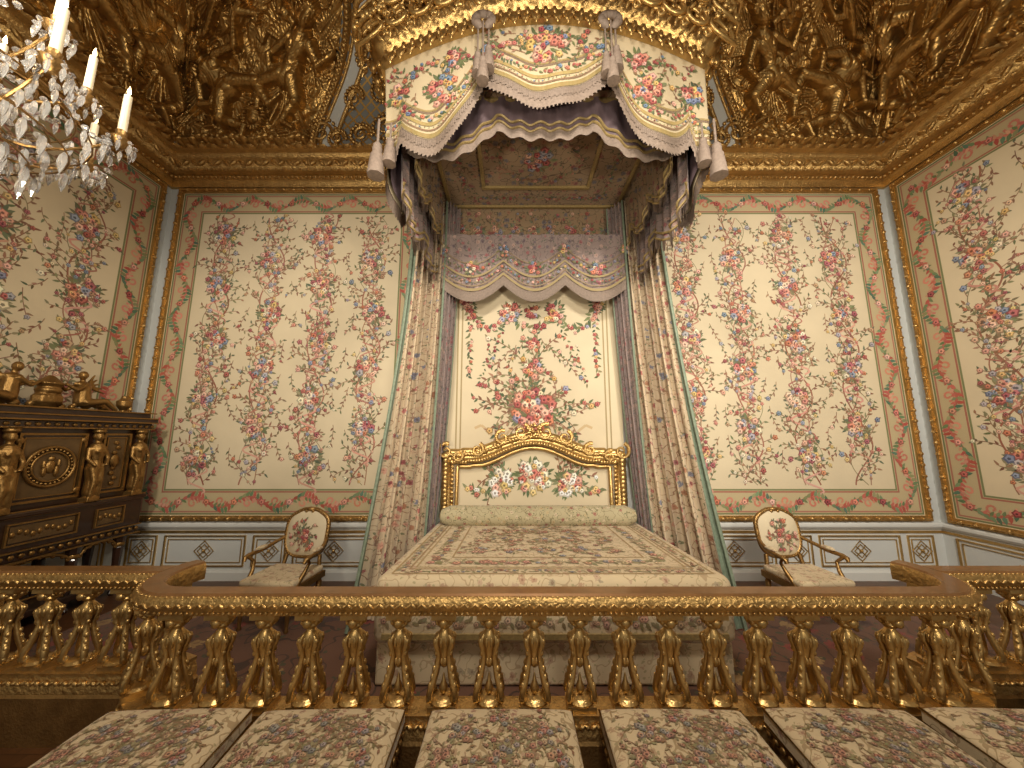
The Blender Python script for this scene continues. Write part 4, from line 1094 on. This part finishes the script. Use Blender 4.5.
def fig3(b, x, y, z, s, q):
    b.ell((x, y, z+.15*s), (.10*s, .11*s, .10*s)); b.tube([(x, y, z+.12*s), (x, y+q*.02*s, z+.38*s)], [.10*s, .085*s], 10)
    b.ell((x, y+q*.03*s, z+.40*s), (.07*s, .11*s, .05*s)); b.ell((x+.01, y+q*.05*s, z+.54*s), (.06*s, .055*s, .07*s)); b.tube([(x, y+q*.03*s, z+.4*s), (x, y+q*.04*s, z+.5*s)], .03*s, 8)
    for e in (-1, 1):
        b.tube([(x+e*.05*s, y, z+.12*s), (x+e*.07*s+.05*s, y-q*.22*s, z+.16*s), (x+e*.06*s+.08*s, y-q*.36*s, z+.02*s)], [.065*s, .05*s, .03*s], 8)
        b.tube([(x+e*.06*s, y+q*.03*s, z+.40*s), (x+e*.09*s, y+q*.16*s, z+.30*s), (x+e*.05*s, y+q*.28*s, z+.38*s)], [.038*s, .03*s, .022*s], 8)
    for i in range(5): b.tube([(x-.04*s, y-q*.05*s, z+.38*s), (x-.05*s, y-q*(.15+.04*i)*s, z+(.58-.07*i)*s)], [.03*s, .012*s], 6)
fig3(st, -4.98, 3.42, 2.19, .75, 1); fig3(st, -4.98, 4.04, 2.19, .75, -1)
st.ell((-4.98, 3.73, 2.29), (.1, .13, .10)); st.lathe([(.09, 0), (.1, .03), (.08, .06), (.11, .1), (.05, .16), (.02, .19)], (-4.98, 3.73, 2.36), 14)
for i in range(16): st.ell((-5.0+R.uniform(-.05, .05), 3.2+i*.07, 2.215+R.uniform(0, .05)), R.uniform(.03, .05))
for yy in (2.95, 4.5): st.lathe([(.05, 0), (.03, .03), (.07, .09), (.075, .15), (.04, .18), (.03, .22)], (-5.0, yy, 2.19), 14)
st.build('crowning_statuary', [GOLDC], g, remesh=.01)

# ---------------------------------------------------------------- chandelier
CX, CY = -2.26, 1.16; DZ = .20
g = group('crystal_chandelier', (CX, CY, 3.2)); R.seed(77)
b = MB(); cz_ = MB(); wx = MB(); fl = MB()
b.tube([(CX, CY, 2.95), (CX, CY, ZC-DZ)], .012, 8)
b.lathe([(.02, 2.88), (.06, 2.92), (.04, 2.98), (.03, 3.1), (.07, 3.2), (.05, 3.3), (.025, 3.45), (.06, 3.55), (.03, 3.62), (.02, 3.9), (.07, 3.95), (.03, 4.05)], (CX, CY, 0), 16)
def drop(x, y, z, s):
    n = 6; v = [(x, y, z)]; 
    for r, dz in ((.35, -.35), (.5, -1.0), (.32, -1.7)):
        v += [(x+r*s*math.cos(2*pi*i/n), y+r*s*.5*math.sin(2*pi*i/n), z+dz*s) for i in range(n)]
    v.append((x, y, z-2.3*s)); f = [(0, 1+i, 1+(i+1) % n) for i in range(n)]
    for j in (0, 1): f += [(1+j*n+i, 1+(j+1)*n+i, 1+(j+1)*n+(i+1) % n, 1+j*n+(i+1) % n) for i in range(n)]
    f += [(19, 13+(i+1) % n, 13+i) for i in range(n)]
    cz_.add(v, f)
def arm(a, r, z, h0, cl):
    ca, sa = math.cos(a), math.sin(a)
    pts = [(CX+ca*r*t, CY+sa*r*t, h0+(z-h0)*t**2-.10*math.sin(pi*t)) for t in [i/10 for i in range(11)]]
    b.tube(pts, .006, 7); x, y = CX+ca*r, CY+sa*r
    b.lathe([(.012, -.04), (.04, 0), (.042, .008), (.016, .015), (.018, .03), (.022, .05), (.018, .055)], (x, y, z), 12)
    wx.lathe([(.0165, .04), (.0145, cl), (.006, cl+.006)], (x, y, z), 10)
    fl.lathe([(.002, cl+.008), (.008, cl+.02), (.006, cl+.035), (.001, cl+.055)], (x, y, z), 8)
    for i in range(8):
        q_ = 2*pi*i/8; cz_.ell((x+.05*math.cos(q_), y+.05*math.sin(q_), z-.012), .010, 0, None, (6, 4)); drop(x+.05*math.cos(q_), y+.05*math.sin(q_), z-.02, .028)
    for i in range(1, 10):
        p = pts[i]; drop(p[0], p[1], p[2]-.01, R.uniform(.024, .044))
        cz_.ell((p[0], p[1], p[2]+.015), .014, 0, None, (6, 4))
    for i in range(10):
        t = i/9; a1 = a+t*.78; cz_.ell((CX+r*.95*math.cos(a1), CY+r*.95*math.sin(a1), z-.02-.1*math.sin(pi*t)), .013, 0, None, (6, 4))
        if i % 3 == 1: drop(CX+r*.95*math.cos(a1), CY+r*.95*math.sin(a1), z-.03-.1*math.sin(pi*t), .030)
for i in range(8): arm(-.03+i*pi/4, .50, 3.11, 3.0, .25)
for i in range(6): arm(.15+i*pi/3, .38, 3.36, 3.25, .24)
for i in range(12):
    a = 2*pi*i/12
    for k in range(9):
        t = k/8; cz_.ell((CX+.30*(1-t)*math.cos(a)+.05*t*math.cos(a), CY+.30*(1-t)*math.sin(a), 3.0+.75*t**1.5), .014, 0, None, (6, 4))
    for r, z, s_ in ((.30, 2.98, .045), (.2, 2.92, .05), (.36, 3.10, .04), (.12, 2.84, .04), (.24, 3.2, .04), (.42, 3.02, .04), (.36, 2.93, .045), (.26, 2.84, .045)):
        drop(CX+r*math.cos(a+r*9), CY+r*math.sin(a+r*9), z, s_)
for r, z in ((.30, 3.0), (.2, 2.94), (.36, 3.12), (.24, 3.21), (.42, 3.04), (.12, 2.86), (.36, 2.95), (.26, 2.86)): b.tube([(CX+r*math.cos(i*pi/16), CY+r*math.sin(i*pi/16), z) for i in range(32)], .004, 6, 0, True)
cz_.ell((CX, CY, 2.80), .05, 0, None, (14, 9))
b.build('gilt_bronze_frame', [GOLDD], g, smooth=True); cz_.build('crystal_drops', [CRYS], g); wx.build('candles', [WAX], g, smooth=True); fl.build('flames', [FLAME], g, smooth=True)
g.location.z += DZ

# ---------------------------------------------------------------- lights
def aim(o, loc, target):
    o.location = loc; o.rotation_euler = (Vector(target)-Vector(loc)).to_track_quat('-Z', 'Y').to_euler()
def area(name, loc, target, size, power, col):
    l = bpy.data.lights.new(name, 'AREA'); l.size = size; l.energy = power; l.color = col; l.shape = 'DISK'
    o = bpy.data.objects.new(name, l); sc.collection.objects.link(o); aim(o, loc, target); return o
def spot(name, loc, target, ang, power, col, r=.25):
    l = bpy.data.lights.new(name, 'SPOT'); l.energy = power; l.color = col; l.spot_size = math.radians(ang); l.spot_blend = 1.; l.shadow_soft_size = r
    o = bpy.data.objects.new(name, l); sc.collection.objects.link(o); aim(o, loc, target); return o
W1 = (1, .91, .78)
spot('gallery_spotlight', (-2.2, -.6, 4.9), (-2.9, 5, 2.9), 70, 800, W1)
spot('gallery_spotlight', (2.8, -.6, 4.9), (3.9, 5, 2.9), 78, 1250, (1, .93, .82))
spot('gallery_spotlight', (.3, -1.6, 4.0), (.3, 4.5, 2.2), 60, 700, W1)
spot('gallery_spotlight', (.2, -.8, 3.4), (.3, 3.0, 5.4), 60, 230, W1)
area('cove_fill', (-1.4, -.3, 2.4), (-4.0, 4.4, 7.2), .4, 85, (1, .88, .68))  # pair of added fill lights lifting the ceiling gilding, no fixture modelled
area('cove_fill', (1.9, -.3, 2.4), (4.5, 4.4, 7.2), .4, 95, (1, .88, .68))
area('stool_fill', (.3, .9, 5.6), (.3, 2.0, .5), .7, 150, W1)  # unseen overhead fill, added to brighten stools and bed
l = bpy.data.lights.new('candle_light', 'POINT'); l.energy = 5; l.color = (1, .75, .48); l.shadow_soft_size = .15
o = bpy.data.objects.new('candle_light', l); sc.collection.objects.link(o); o.location = (CX+.3, CY-.2, 3.85)
w = bpy.data.worlds.new('World'); sc.world = w; w.use_nodes = True
w.node_tree.nodes['Background'].inputs[0].default_value = (1, .93, .83, 1); w.node_tree.nodes['Background'].inputs[1].default_value = .34

# ---------------------------------------------------------------- camera
cam = bpy.data.cameras.new('Camera'); cam.sensor_width = 36; cam.lens = 350/1024*36; cam.clip_start = .02
co = bpy.data.objects.new('Camera', cam); sc.collection.objects.link(co); co.location = (0, 0, 1.9)
co.rotation_euler = (math.radians(90+8.45), 0, 0); sc.camera = co
